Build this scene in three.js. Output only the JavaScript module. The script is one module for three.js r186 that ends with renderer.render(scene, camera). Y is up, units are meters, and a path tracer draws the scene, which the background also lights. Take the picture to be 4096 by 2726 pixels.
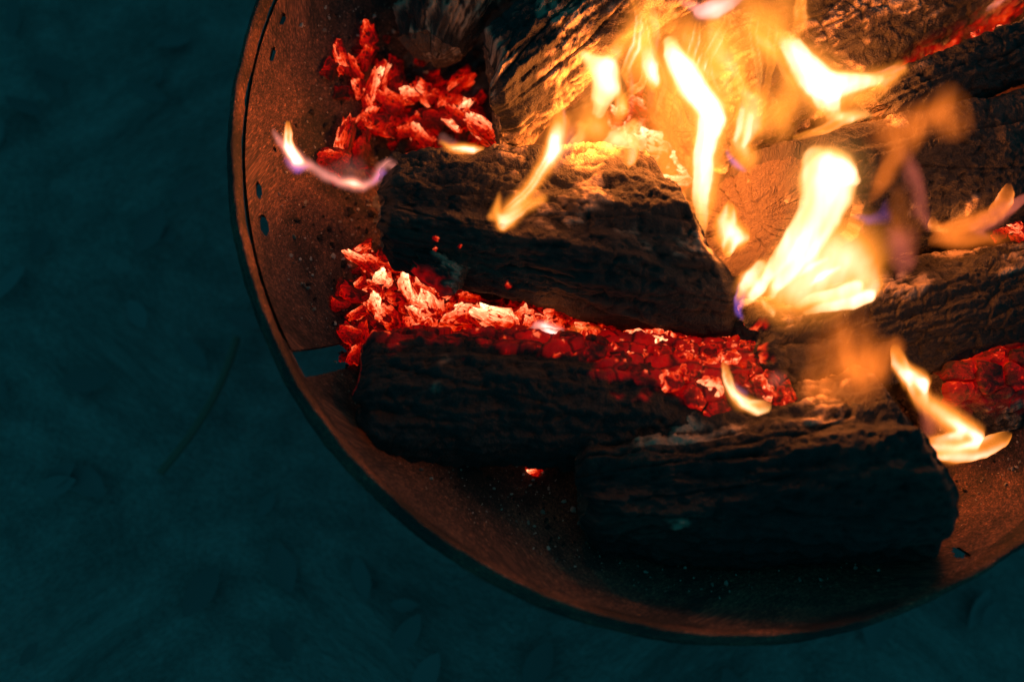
import * as THREE from 'three';
import { ImprovedNoise } from 'three/addons/math/ImprovedNoise.js';
import { mergeGeometries } from 'three/addons/utils/BufferGeometryUtils.js';

// ---------------------------------------------------------------- camera, sky, exposure
const scene = new THREE.Scene();
const camera = new THREE.PerspectiveCamera(38, 1024 / 681, 0.05, 60);
camera.position.set(-0.2413,1.099,0.3598);
camera.up.set(-0.0156,0.2127,-0.977);
camera.lookAt(-0.1769,0.222,0.1679);
camera.focus = 0.885;
camera.userData.fStop = 1.5;
// a dim blue-green dusk sky, the only light besides the fire
{
  const w = 64, h = 32, data = new Float32Array(w * h * 4);
  for (let y = 0; y < h; y++) for (let x = 0; x < w; x++) data.set([0.010, 0.17, 0.225, 1], (y * w + x) * 4);
  const sky = new THREE.DataTexture(data, w, h, THREE.RGBAFormat, THREE.FloatType);
  sky.mapping = THREE.EquirectangularReflectionMapping; sky.magFilter = THREE.LinearFilter; sky.needsUpdate = true;
  scene.background = sky; scene.environment = sky;
}
const renderer = new THREE.WebGLRenderer({ antialias: true });
renderer.toneMapping = THREE.LinearToneMapping;
renderer.toneMappingExposure = 1;
renderer.shadowMap.enabled = true;

// ---------------------------------------------------------------- helpers
const V = (a, b, c) => Array.isArray(a) ? new THREE.Vector3(...a) : new THREE.Vector3(a, b, c);
const perlin = new ImprovedNoise();
const noise = (x, y, z) => perlin.noise(x + 71.3, y + 37.7, z + 53.1);
const fbm = (x, y, z, n = 4) => { let s = 0, a = 0.5; for (let i = 0; i < n; i++) { s += a * noise(x, y, z); x = x * 2.03 + 5.2; y = y * 2.01 + 1.7; z = z * 1.99 + 9.1; a *= 0.5; } return s; };
const clamp = (x, a = 0, b = 1) => Math.min(b, Math.max(a, x));
const smooth = (a, b, x) => { const t = clamp((x - a) / (b - a)); return t * t * (3 - 2 * t); };
const mix = (a, b, t) => a + (b - a) * t;
const rng = (seed) => () => { seed = (seed + 0x6d2b79f5) | 0; let t = Math.imul(seed ^ (seed >>> 15), 1 | seed); t = (t + Math.imul(t ^ (t >>> 7), 61 | t)) ^ t; return ((t ^ (t >>> 14)) >>> 0) / 4294967296; };
const hash2 = (x, y, s) => { let h = (Math.imul(x | 0, 374761393) + Math.imul(y | 0, 668265263) + Math.imul(s | 0, 974711)) | 0; h = Math.imul(h ^ (h >>> 13), 1274126177); return ((h ^ (h >>> 16)) >>> 0) / 4294967296; };
// distance to the two nearest of scattered points: their difference is small along the cracks between cells
function cells(x, y, seed) {
  const ix = Math.floor(x), iy = Math.floor(y); let f1 = 9, f2 = 9, id = 0;
  for (let j = -1; j <= 1; j++) for (let i = -1; i <= 1; i++) {
    const a = hash2(ix + i, iy + j, seed), b = hash2(ix + i, iy + j, seed + 77), dx = ix + i + 0.15 + 0.7 * a - x, dy = iy + j + 0.15 + 0.7 * b - y, d = Math.hypot(dx, dy);
    if (d < f1) { f2 = f1; f1 = d; id = a; } else if (d < f2) f2 = d;
  }
  return [f2 - f1, id];
}
const taken = {};
const numbered = (name) => { const n = taken[name] = (taken[name] ?? -1) + 1; return n ? name + '_' + String(n).padStart(3, '0') : name; };
function tag(o, label, category, group, kind) { if (label) o.userData.label = label; if (category) o.userData.category = category; if (group) o.userData.group = group; if (kind) o.userData.kind = kind; return o; }
function thing(name, at, label, category, group) { const g = new THREE.Group(); g.name = numbered(name); g.position.copy(at); scene.add(g); return tag(g, label, category, group); }
function part(name, geometry, material, parent) { const m = new THREE.Mesh(geometry, material); m.name = name; parent.add(m); return m; }
function grid(nu, nv, at, keep, flip) {          // (nu+1) x (nv+1) points; at(i, j) -> [x, y, z, u, v]
  const p = [], uv = [], ix = [];
  for (let j = 0; j <= nv; j++) for (let i = 0; i <= nu; i++) { const q = at(i, j); p.push(q[0], q[1], q[2]); uv.push(q[3] ?? 0, q[4] ?? 0); }
  for (let j = 0; j < nv; j++) for (let i = 0; i < nu; i++) {
    if (keep && !keep(i + 0.5, j + 0.5)) continue;
    const a = j * (nu + 1) + i, b = a + 1, c = a + nu + 1, d = c + 1;
    if (flip) ix.push(a, c, b, b, c, d); else ix.push(a, b, c, b, d, c);
  }
  const g = new THREE.BufferGeometry();
  g.setAttribute('position', new THREE.Float32BufferAttribute(p, 3)); g.setAttribute('uv', new THREE.Float32BufferAttribute(uv, 2)); g.setIndex(ix);
  g.computeVertexNormals();
  return g;
}
function texture(w, h, fill, srgb, repeat) {     // fill(u, v) -> [r, g, b] from 0 to 1
  const d = new Uint8Array(w * h * 4);
  for (let y = 0; y < h; y++) for (let x = 0; x < w; x++) { const c = fill(x / w, y / h); d.set([clamp(c[0]) * 255, clamp(c[1]) * 255, clamp(c[2]) * 255, 255], (y * w + x) * 4); }
  const t = new THREE.DataTexture(d, w, h); t.magFilter = THREE.LinearFilter; t.wrapS = t.wrapT = THREE.RepeatWrapping;
  if (srgb) t.colorSpace = THREE.SRGBColorSpace;
  if (repeat) t.repeat.set(repeat, repeat);
  t.needsUpdate = true; return t;
}
// noise that tiles over the unit square
const tile = (u, v, f, s, n = 4) => { const a = u * 2 * Math.PI, b = v * 2 * Math.PI, R = f / 6.28; let t = 0, k = 0.5, m = 1; for (let i = 0; i < n; i++) { t += k * noise(R * m * Math.cos(a) + s, R * m * Math.sin(a) + R * m * Math.cos(b) * 1.3 + s * 2.1, R * m * Math.sin(b) * 1.3 - s); m *= 2; k *= 0.5; } return t; };

// ---------------------------------------------------------------- shared materials
const grainBump = texture(1024, 1024, (u, v) => { const n = tile(u, v, 16, 3, 3), [f] = cells(u * 46 + 2 * n, v * 46 + 2 * n, 4), g = 0.5 + 0.5 * tile(u, v, 70, 3, 4) + 0.3 * n - 0.22 * (1 - smooth(0, 0.22, f)); return [g, g, g]; });
const charMaterial = new THREE.MeshPhysicalMaterial({ vertexColors: true, roughness: 0.9, specularIntensity: 0.7, bumpMap: grainBump, bumpScale: 0.0022 });
const rust = texture(1024, 1024, (u, v) => {
  const a = tile(u, v, 9, 2, 5), b = tile(u, v, 90, 6, 3), c = tile(u, v, 240, 8, 2), spot = smooth(0.22, 0.34, tile(u, v, 130, 14, 2)), soot = smooth(0.0, 0.3, tile(u, v, 5, 21, 4));
  const m = 0.235 + 0.16 * a + 0.22 * b + 0.36 * c - 0.15 * soot;
  return [m * 1.15 + 0.22 * spot, m * 0.74 + 0.15 * spot, m * 0.55 + 0.10 * spot];
}, true);
const rustBump = texture(512, 512, (u, v) => { const g = 0.5 + 0.4 * tile(u, v, 120, 5, 3) + 0.3 * tile(u, v, 30, 7, 3); return [g, g, g]; });
const rustMaterial = new THREE.MeshStandardMaterial({ map: rust, roughness: 0.85, metalness: 0, bumpMap: rustBump, bumpScale: 0.0015 });

// ---------------------------------------------------------------- ground
{
  const soil = texture(512, 512, (u, v) => { const m = 0.365 + 0.12 * tile(u, v, 14, 4, 5) + 0.1 * tile(u, v, 120, 12, 2); return [m * 1.05, m, m * 0.98]; }, true, 1);
  const n = 240, size = 5;
  const g = grid(n, n, (i, j) => { const x = (i / n - 0.5) * size, z = (j / n - 0.5) * size; return [x, 0.012 * fbm(x * 9, 2, z * 9, 4), z, x / 0.6, z / 0.6]; }, null, true);
  const m = new THREE.Mesh(g, new THREE.MeshStandardMaterial({ map: soil, roughness: 1, bumpMap: grainBump, bumpScale: 0.004 })); m.name = 'ground'; scene.add(m);
  tag(m, 'dark bare soil around the fire bowl', 'ground', null, 'structure');
  // fallen leaves: nobody could count them in the dark
  const leaf = grid(4, 6, (i, j) => { const t = j / 6, s = i / 2 - 1, w = 0.5 * Math.sin(Math.PI * clamp(t, 0.02, 0.98)) ** 0.7; return [s * w, 0.22 * s * s * w + 0.18 * t * t, t * 2 - 1]; });
  const rand = rng(5), count = 380, inst = new THREE.InstancedMesh(leaf, new THREE.MeshStandardMaterial({ color: new THREE.Color(0.105, 0.103, 0.102), roughness: 1 }), count), M = new THREE.Matrix4(), q = new THREE.Quaternion(), e = new THREE.Euler();
  for (let i = 0; i < count; i++) {
    const r = 0.47 + 0.9 * rand(), a = rand() * 6.283, s = 0.012 + 0.018 * rand();
    e.set((rand() - 0.5) * 1.1, rand() * 6.28, (rand() - 0.5) * 1.1); q.setFromEuler(e);
    M.compose(V(r * Math.cos(a), 0.012 + 0.012 * rand(), r * Math.sin(a)), q, V(s, s * 0.6, s)); inst.setMatrixAt(i, M);
    const c = 0.75 + 0.35 * rand(); inst.setColorAt(i, new THREE.Color(c, c, c));
  }
  inst.name = 'leaf_litter'; scene.add(inst); tag(inst, 'dry fallen leaves scattered over the dark soil', 'leaves', null, 'stuff');
  const curve = new THREE.CatmullRomCurve3([V([-0.4626,0.03,0.1263]), V([-0.472,0.03,0.1625]), V([-0.4838,0.03,0.1934]), V([-0.5086,0.028,0.2377]), V([-0.5348,0.025,0.2734])]);
  const twig = new THREE.Mesh(new THREE.TubeGeometry(curve, 60, 0.0045, 8), new THREE.MeshStandardMaterial({ color: new THREE.Color(0.10, 0.07, 0.05), roughness: 0.9 }));
  twig.name = 'twig'; scene.add(twig); tag(twig, 'thin bent twig lying on the soil outside the bowl', 'twig');
}

// ---------------------------------------------------------------- fire bowl
const PROFILE = [[0, 0.158], [0.12, 0.159], [0.2, 0.161], [0.255, 0.166], [0.298, 0.178], [0.335, 0.198], [0.366, 0.224], [0.392, 0.253], [0.408, 0.276], [0.4145, 0.288]];
const profile = new THREE.CatmullRomCurve3(PROFILE.map(([r, y]) => V(r, y, 0)), false, 'centripetal');
const bowlY = (r) => { for (let i = 1; i < PROFILE.length; i++) if (r <= PROFILE[i][0]) { const [r0, y0] = PROFILE[i - 1], [r1, y1] = PROFILE[i]; return mix(y0, y1, (r - r0) / (r1 - r0)); } return 0.288; };
{
  const bowl = thing('fire_bowl', V(0, 0, 0), 'round rusty steel fire bowl holding the burning logs', 'fire bowl');
  const P = profile.getSpacedPoints(140);
  const holes = [[[-0.4079,0.272,0.0483], 0.008, 0.0022], [[-0.402,0.266,0.0802], 0.010, 0.0032], [[-0.4024,0.27,-0.0831], 0.007, 0.0018], [[-0.3949,0.27,-0.1179], 0.006, 0.002], [[-0.3988,0.26,0.0024], 0.002, 0.0015], [[0.2012,0.26,0.362], 0.005, 0.005]].map(([p, t, r]) => [Math.atan2(p[2], p[0]), Math.hypot(p[0], p[2]) - 0.006, t, r]);
  const turn = (a) => Math.atan2(Math.sin(a), Math.cos(a));
  const wall = (a0, a1, na, s0, s1, ns, back, opening) => {
    const at = (i, j) => { const a = mix(a0, a1, i / na), s = mix(s0, s1, j / ns) * 140, k = Math.min(139, Math.floor(s)), f = s - k; const r = mix(P[k].x, P[k + 1].x, f) + back, y = mix(P[k].y, P[k + 1].y, f) - back * 0.8; const d = 0.0012 * fbm(r * Math.cos(a) * 9, y * 9, r * Math.sin(a) * 9, 3); return [(r + d) * Math.cos(a), y - d * 0.5, (r + d) * Math.sin(a), a * 0.4 / 0.35, s / 140 * 0.45 / 0.35, a, r]; };
    return grid(na, ns, at, (i, j) => {
      const q = at(i, j), a = q[5], r = q[6];
      for (const [ha, hr, t, w] of holes) if ((turn(a - ha) * r / t) ** 2 + ((r - hr) / w) ** 2 < 1) return false;
      return !(opening && r > 0.362 && r < 0.4135);
    }, back === 0);
  };
  const R = Math.PI / 180, gap = 0.991;
  for (const back of [0, 0.003]) {
    part(back ? 'outer_shell' : 'wall_panel', wall(152.2 * R, 250 * R, 640, 0.5, gap, 150, back), rustMaterial, bowl);
    part('wall_panel', wall(250 * R, 508.6 * R, 700, 0.5, 1, 90, back), rustMaterial, bowl);
    part('vent_strip', wall(148.6 * R, 152.2 * R, 30, 0.5, 1, 90, back, true), rustMaterial, bowl);
    part('bowl_floor', wall(0, 2 * Math.PI, 240, 0, 0.5, 60, back), rustMaterial, bowl);
  }
  // rolled rim: a rounded band that turns over and ends in a thin bead
  const rim = [[0.4160, 0.2868], [0.4164, 0.2960], [0.4172, 0.3040], [0.4188, 0.3075], [0.4212, 0.3080], [0.4236, 0.3050], [0.4256, 0.296], [0.4270, 0.284], [0.4288, 0.2825], [0.4300, 0.280], [0.4288, 0.2778], [0.4268, 0.2775], [0.4254, 0.281], [0.4242, 0.291], [0.4228, 0.299], [0.4214, 0.3030], [0.42, 0.3038], [0.4190, 0.3022], [0.4184, 0.297], [0.4180, 0.286], [0.4160, 0.2868]];
  const nr = rim.length - 1;
  part('rim', grid(720, nr, (i, j) => { const a = i / 720 * 2 * Math.PI, [r, y] = rim[j], d = 0.0009 * noise(Math.cos(a) * 14, y * 30, Math.sin(a) * 14) + 0.0016 * noise(Math.cos(a) * 5, 2, Math.sin(a) * 5) + 0.0006 * noise(Math.cos(a) * 60, y * 80, Math.sin(a) * 60); return [(r + d) * Math.cos(a), y + d, (r + d) * Math.sin(a), a * 0.42 / 0.35, j * 0.01]; }, null, true), rustMaterial, bowl);
  part('rim_weld', grid(500, 3, (i, j) => { const a = mix(250, 513.5, i / 500) * R, r = [0.4135, 0.4146, 0.4156, 0.4168][j], y = [0.2865, 0.2885, 0.2905, 0.2945][j]; return [r * Math.cos(a), y, r * Math.sin(a), a * 0.42 / 0.35, j * 0.01]; }, null, true), rustMaterial, bowl);
  for (let k = 0; k < 3; k++) {
    const a = 0.6 + k * 2.094, g = new THREE.CylinderGeometry(0.012, 0.010, 0.165, 14); g.translate(0.24 * Math.cos(a), 0.0825, 0.24 * Math.sin(a));
    part('leg', g, rustMaterial, bowl);
  }
}

// ---------------------------------------------------------------- glow of hot charcoal
// v from 0 (black) over dark red and red to orange and pale yellow
const heat = (v) => [v * (0.2 + 0.8 * Math.min(1, v)), v * v * 0.028 + Math.max(0, v - 0.7) ** 1.5 * 0.36, v * v * 0.014 + Math.max(0, v - 0.8) ** 1.6 * 0.17];
const GLOW_TOP = 3;     // the brightest value that the glow textures hold
const glowMap = (w, h, f) => { const t = texture(w, h, (u, v) => heat(Math.max(0, f(u, v))).map((c) => c / GLOW_TOP)); return t; };
// each texture holds six tiles, one for each broken face of a coal, hotter and cooler; one set for each heat
const HEATS = [0.3, 0.5, 0.74, 1.0, 1.35];
const coalTextures = HEATS.map((heatOf) => [0, 1, 2].map((k) => glowMap(360, 240, (u, v) => {
  const face = Math.floor(u * 3) + 3 * Math.floor(v * 2), x = u * 3 % 1, y = v * 2 % 1, z = k * 7.7 + face * 3.3, level = [0.6, 0.85, 1.15, 0.35, 0.95, 0.45][face], a = z * 5.1;
  const slope = (x - 0.5) * Math.cos(a) + (y - 0.5) * Math.sin(a), n = fbm(x * 3, y * 3, z + 40, 4), f = fbm(x * 11, y * 11, z + 80, 4), fibre = noise(x * 1.5 + 2 * n, (y + 0.25 * n) * 12, z) + 0.6 * noise(x * 3, (y + 0.15 * n) * 28, z + 9);
  const [c] = cells(x * 2.2 + 0.8 * n, y * 1.6 + 0.8 * n, k * 9 + face), crack = 1 - smooth(0.0, 0.09, c), crust = smooth(0.11, 0.27, n + 0.3 * f + 0.07 * (k - 1) - 0.25 * slope), lip = (1 - smooth(0.0, 0.06, Math.abs(n + 0.35 * f + 0.07 * (k - 1) - 0.25 * slope + 0.02))), tip = smooth(0.2, 0.36, f + 0.5 * slope);
  return heatOf * (level * (1 + 1.0 * slope + 1.1 * n) + 0.35 * f + (k === 1 ? 0.22 : 0.1) * fibre + 0.5 * tip + 0.3 * lip) * (1 - 0.74 * crust) * (1 - 0.6 * crack);
})));
const facesApart = (g) => { const uv = g.attributes.uv; for (const { start, count, materialIndex: m } of g.groups) { const seen = new Set(g.index.array.slice(start, start + count)); for (const i of seen) uv.setXY(i, (m % 3 + 0.02 + 0.96 * uv.getX(i)) / 3, (Math.floor(m / 3) + 0.02 + 0.96 * uv.getY(i)) / 2); } g.clearGroups(); return g; };
const coalMaterials = {};
const coalMaterial = (level, k) => { let h = 0; HEATS.forEach((x, i) => { if (Math.abs(x - level) < Math.abs(HEATS[h] - level)) h = i; }); k %= 3; return coalMaterials[h + '_' + k] ??= new THREE.MeshPhysicalMaterial({ color: new THREE.Color(0.02, 0.018, 0.017), roughness: 0.95, specularIntensity: 0.4, emissive: new THREE.Color(1, 1, 1), emissiveMap: coalTextures[h][k], emissiveIntensity: GLOW_TOP * 1.15, bumpMap: grainBump, bumpScale: 0.0012 }); };
const coalShapes = Array.from({ length: 10 }, (_, k) => {
  const g = new THREE.BoxGeometry(2, 2, 2, 8, 8, 8), p = g.attributes.position, v = new THREE.Vector3(), s = 3.1 * k + 1.7, rand = rng(90 + k), cuts = Array.from({ length: 5 }, () => [V(rand() - 0.5, rand() - 0.5, rand() - 0.5).normalize(), 0.55 + 0.4 * rand()]);
  for (let i = 0; i < p.count; i++) {
    v.fromBufferAttribute(p, i);
    const len = v.length(); v.lerp(v.clone().multiplyScalar(1.12 / len), 0.3 + 0.3 * hash2(k, 3, 1));
    for (const [n, d] of cuts) { const o = v.dot(n) - d; if (o > 0) v.addScaledVector(n, -o * 0.9); }
    const b = 0.2 * noise(v.x * 0.9 + s, v.y * 0.9, v.z * 0.9 - s) + 0.15 * noise(v.x * 2.2, v.y * 2.2 + s, v.z * 2.2) + 0.05 * noise(v.x * 6, v.y * 6, v.z * 6 + s);
    v.multiplyScalar(1 + 1.9 * b); p.setXYZ(i, v.x, v.y, v.z);
  }
  g.computeVertexNormals(); return facesApart(g);
});

// ---------------------------------------------------------------- logs
const radiusAt = (list, phi) => { const n = list.length, s = ((phi / (2 * Math.PI)) % 1 + 1) % 1 * n, i = Math.floor(s), f = s - i, w = f * f * (3 - 2 * f) * 0.5 + f * 0.5; return mix(list[i % n], list[(i + 1) % n], w); };
// radii go round the section from the top over the viewer's side, the underside and the far side
function log(o) {
  const A = V(o.a), B = V(o.b), d = B.clone().sub(A), L = d.length(); d.normalize();
  const up = V(0, 1, 0).addScaledVector(d, -d.y).normalize(), side = new THREE.Vector3().crossVectors(d, up); let flip = false;
  if (side.z < 0) { side.negate(); flip = true; }
  const base = A.clone().lerp(B, 0.5); base.y = Math.min(A.y, B.y) - Math.max(...o.r);
  const t = thing(o.name, base, o.label, 'log', 'burning logs in the fire bowl');
  const mean = o.r.reduce((x, y) => x + y) / o.r.length, cell = o.cell ?? 0.0013, nt = Math.round(L / cell), np = Math.round(2 * Math.PI * mean / cell), sd = o.seed;
  const tap = o.taper ?? [1, 1], [cl, cw] = o.check ?? [0.026, 0.016];
  const surface = (tt, phi) => {                  // position and colour on the log's skin
    const R0 = radiusAt(o.r, phi) * mix(tap[0], tap[1], tt), along = tt * L, arc = phi * mean;
    const cx = Math.cos(phi), sx = Math.sin(phi);
    let r = R0 * (1 + (o.wild ?? 0.3) * fbm(along * 9 + sd, cx * 1.6, sx * 1.6 + sd, 3));
    const ridge = 1 - Math.abs(noise(along * 14 + sd * 3, cx * 4.5 + 0.25 * noise(along * 30, arc * 40, sd), sx * 4.5)) * 2;
    const fib = noise(along * 22, arc * 210, sd), fine = fbm(along * 130 + sd, arc * 190, 4.4, 4), lump = fbm(along * 34, arc * 46, sd * 2.2, 5), pit = smooth(0.12, 0.3, fbm(along * 70, arc * 90, sd + 60, 3));
    let [f, id] = cells(along / cl + 0.5 * noise(along * 25, arc * 25, sd), arc / cw + 0.5 * noise(along * 25, arc * 25, sd + 9), sd);
    const amount = (o.checks ?? 0.6) * smooth(-0.3, 0.25, fbm(along * 7, arc * 9, sd + 20, 2) + (o.checkBias ?? 0)), crack = (1 - smooth(0, 0.16, f)) * amount;
    const split = (1 - smooth(0, 0.05, Math.abs(noise(along * 5 + sd * 7, arc * 26, sd) + 0.08 * noise(along * 40, arc * 60, 3)))) * (o.splits ?? 0.5);
    r += (o.bark ?? 0.002) * ridge + 0.0010 * fib + 0.0032 * fine - 0.0022 * pit + (o.lump ?? 0.003) * 1.3 * lump - 0.0032 * crack + 0.0022 * (id - 0.5) * amount - 0.004 * split;
    const endness = Math.min(tt, 1 - tt) * L; r *= 1 - 0.22 * (1 - smooth(0, o.round ?? 0.012, endness));
    // colours: soot-black char, brown scorched wood, pale ash where it has burnt off
    const patch = fbm(along * 13 + sd, arc * 15, sd, 4) + 0.5 * lump, grainy = 0.5 + 0.9 * fine + 0.5 * fib;
    const ash = smooth(0.06, 0.26, patch + (o.ash ?? 0) + (o.ashAt ? o.ashAt((phi * 180 / Math.PI + 540) % 360 - 180, tt) : 0) - 0.08) * smooth(0.35, 0.7, grainy + 0.1) * (1 - crack) * (1 - split) * (1 - 0.8 * pit);
    const c = mix(0.007, 0.020, clamp(0.5 + fine)), br = 0.7 * (o.brown ?? 0.3) * smooth(0.1, 0.6, grainy) * smooth(-0.1, 0.3, fbm(along * 9, arc * 12, sd + 40, 3)) * (1 - crack) * (1 - split);
    const col = [mix(c + 0.05 * br, 0.27, ash), mix(c * 0.97 + 0.032 * br, 0.205, ash), mix(c * 0.95 + 0.02 * br, 0.145, ash)];
    const cut = mix(-(o.cutA ?? 0), o.cutB ?? 0, tt) * sx * R0 + mix(o.leanA ?? 0, o.leanB ?? 0, tt) * cx * R0 + (tt - 0.5) * 2 * 0.009 * noise(cx * 2.4 + sd, sx * 2.4, tt * 2);
    const pos = A.clone().addScaledVector(d, along + cut).addScaledVector(up, r * cx + (o.bow ?? 0) * Math.sin(Math.PI * tt)).addScaledVector(side, r * sx).sub(base);
    return { pos, col, r, arc, along };
  };
  const p = [], uv = [], uv1 = [], color = [], ix = [], first = [], last = [];
  for (let i = 0; i <= nt; i++) for (let j = 0; j <= np; j++) {
    const phi = -Math.PI + j / np * 2 * Math.PI, q = surface(i / nt, phi);
    p.push(q.pos.x, q.pos.y, q.pos.z); color.push(...q.col); uv.push(q.along / 0.12, q.arc / 0.12); uv1.push(i / nt, j / np);
    if (i === 0) first.push(q.pos); if (i === nt) last.push(q.pos);
  }
  for (let i = 0; i < nt; i++) for (let j = 0; j < np; j++) { const a = i * (np + 1) + j, b = a + 1, c = a + np + 1, e = c + 1; if (flip) ix.push(a, b, c, b, e, c); else ix.push(a, c, b, b, c, e); }
  const g = new THREE.BufferGeometry(), put = (n, a, k) => g.setAttribute(n, new THREE.Float32BufferAttribute(a, k));
  put('position', p, 3); put('uv', uv, 2); put('uv1', uv1, 2); put('color', color, 3); g.setIndex(ix); g.computeVertexNormals();
  let m = charMaterial;
  if (o.glow) {
    const e = glowMap(384, 256, (u, v) => { const deg = -180 + 360 * v, along = u * L, arc = deg / 180 * Math.PI * mean; return o.glow(u, deg, along, arc); }); e.channel = 1;
    m = charMaterial.clone(); m.emissiveMap = e; m.emissive = new THREE.Color(1, 1, 1); m.emissiveIntensity = GLOW_TOP;
  }
  part('charred_wood', g, m, t);
  [first, last].forEach((ring, k) => {            // sawn or burnt-off ends, hollowed and cracked
    const n = ring.length - 1, K = 40, c = ring.slice(0, n).reduce((s, q) => s.add(q), new THREE.Vector3()).divideScalar(n), out = d.clone().multiplyScalar(k ? 1 : -1);
    const ends = [], gp = grid(n, K, (i, j) => {
      const f = 1 - j / K, q = c.clone().lerp(ring[i], f), phi = i / n * 6.2832;
      const rings = Math.sin(f * 38 + 2 * noise(Math.cos(phi), Math.sin(phi), sd)) * 0.0005, rad = (1 - smooth(0, 0.05, Math.abs(noise(Math.cos(phi) * 2.2 + sd, Math.sin(phi) * 2.2, k + f * 0.5)))) * smooth(0.05, 0.4, f) * 0.004, rough = 0.007 * fbm(q.x * 55, q.y * 55, q.z * 55 + sd, 5) * (1 - f ** 6);
      q.addScaledVector(out, rings - rad + rough + (o.dome ?? 0.002) * (1 - f * f));
      const s = smooth(0.05, 0.3, fbm(q.x * 40, q.y * 40, q.z * 40 + sd, 4) + 0.7 * (o.ash ?? 0) - 0.05) * smooth(-0.1, 0.25, fbm(q.x * 190, q.y * 190, q.z * 190 + sd, 3)) * 0.8, b = (o.brown ?? 0.3); ends.push(mix(0.014 + 0.07 * b, 0.3, s), mix(0.013 + 0.045 * b, 0.25, s), mix(0.012 + 0.03 * b, 0.19, s));
      return [q.x, q.y, q.z, q.x / 0.12, q.y / 0.12 + q.z / 0.12];
    }, null, (k === 1) !== flip);
    gp.setAttribute('color', new THREE.Float32BufferAttribute(ends, 3));
    part('end_face', gp, charMaterial, t);
  });
  t.userData.surface = undefined; delete t.userData.surface;
  const core = (tt, phi) => radiusAt(o.r, phi) * mix(tap[0], tap[1], tt) * (1 + (o.wild ?? 0.3) * fbm(tt * L * 9 + sd, Math.cos(phi) * 1.6, Math.sin(phi) * 1.6 + sd, 3));
  return { t, surface, core, A, d, up, side, base, L, mean };
}
// pieces of charcoal that stand out between the cracks of a log that has burnt through: each a prism over one cell
// of the crack pattern, bent round the log
function blocks(l, t0, t1, phi0, phi1, cl, cw, level, seed) {
  const rand = rng(seed), S = (i, j) => [(i + 0.22 + 0.56 * hash2(i, j, seed)) * cl, (j + 0.28 + 0.44 * hash2(i, j, seed + 7) + 0.5 * (i & 1)) * cw];
  const D = Math.PI / 180, i0 = Math.floor(t0 * l.L / cl), i1 = Math.ceil(t1 * l.L / cl), j0 = Math.floor(phi0 * D * l.mean / cw) - 1, j1 = Math.ceil(phi1 * D * l.mean / cw);
  for (let i = i0; i < i1; i++) for (let j = j0; j < j1; j++) {
    const c = S(i, j), tt = c[0] / l.L, deg = c[1] / l.mean / D, lv = level(tt, deg);
    if (tt < t0 || tt > t1 - 0.01 || deg < phi0 || deg > phi1 || lv <= 0.12) continue;
    let poly = [[-2, -2], [2, -2], [2, 2], [-2, 2]].map(([x, y]) => [c[0] + x * cl, c[1] + y * cw]);
    for (let a = -2; a <= 2; a++) for (let b = -3; b <= 3; b++) {                     // cut away what lies nearer to a neighbour
      if (!a && !b) continue;
      const n = S(i + a, j + b), mx = (c[0] + n[0]) / 2, my = (c[1] + n[1]) / 2, dx = n[0] - c[0], dy = n[1] - c[1], d = (p) => (p[0] - mx) * dx + (p[1] - my) * dy, out = [];
      poly.forEach((p, k) => { const q = poly[(k + 1) % poly.length], dp = d(p), dq = d(q); if (dp <= 0) out.push(p); if (dp * dq < 0) { const f = dp / (dp - dq); out.push([mix(p[0], q[0], f), mix(p[1], q[1], f)]); } });
      poly = out;
    }
    if (poly.length < 3) continue;
    // finer outline with a little wander
    const ring = []; poly.forEach((p, k) => { const q = poly[(k + 1) % poly.length]; for (let m = 0; m < 3; m++) { const x = mix(p[0], q[0], m / 3), y = mix(p[1], q[1], m / 3); ring.push([x + 0.0022 * noise(x * 260, y * 260, seed), y + 0.0022 * noise(x * 260 + 9, y * 260, seed)]); } });
    const lift = -0.001 + 0.0065 * rand(), tiltX = (rand() - 0.5) * 0.4, tiltY = (rand() - 0.5) * 0.4, pos = [], uv = [], ix = [], N = ring.length, face = Math.floor(rand() * 6), fx = face % 3, fy = Math.floor(face / 3);
    const put = (f, h, p) => {
      const x = mix(c[0], p[0], f), y = mix(c[1], p[1], f), phi = y / l.mean, n = l.up.clone().multiplyScalar(Math.cos(phi)).addScaledVector(l.side, Math.sin(phi));
      const r = l.core(clamp(x / l.L), phi), q = l.A.clone().addScaledVector(l.d, x).addScaledVector(n, r + h + tiltX * (x - c[0]) + tiltY * (y - c[1]) + 0.003 * fbm(x * 240, y * 240, seed, 2)).sub(l.base);
      pos.push(q.x, q.y, q.z); uv.push((fx + clamp(0.5 + (x - c[0]) / cl * 0.5, 0.03, 0.97)) / 3, (fy + clamp(0.5 + (y - c[1]) / cw * 0.5, 0.03, 0.97)) / 2);
    };
    for (const p of ring) put(0.9, -0.007, p); for (const p of ring) put(0.9, lift - 0.0016, p); for (const p of ring) put(0.78, lift, p); for (const p of ring) put(0.45, lift + 0.0006, p); put(0, lift + 0.0006, ring[0]);
    for (let k = 0; k < N; k++) { const n = (k + 1) % N; for (let a = 0; a < 3; a++) ix.push(a * N + k, a * N + n, (a + 1) * N + k, a * N + n, (a + 1) * N + n, (a + 1) * N + k); ix.push(3 * N + k, 3 * N + n, 4 * N); }
    const g = new THREE.BufferGeometry(); g.setAttribute('position', new THREE.Float32BufferAttribute(pos, 3)); g.setAttribute('uv', new THREE.Float32BufferAttribute(uv, 2)); g.setIndex(ix); g.computeVertexNormals();
    part('char_block', g, coalMaterial(lv * (0.5 + 0.75 * rand()), Math.floor(rand() * 3)), l.t);
  }
}
const ragged = (along, arc, s) => fbm(along * 45, arc * 55, s, 4);

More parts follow.
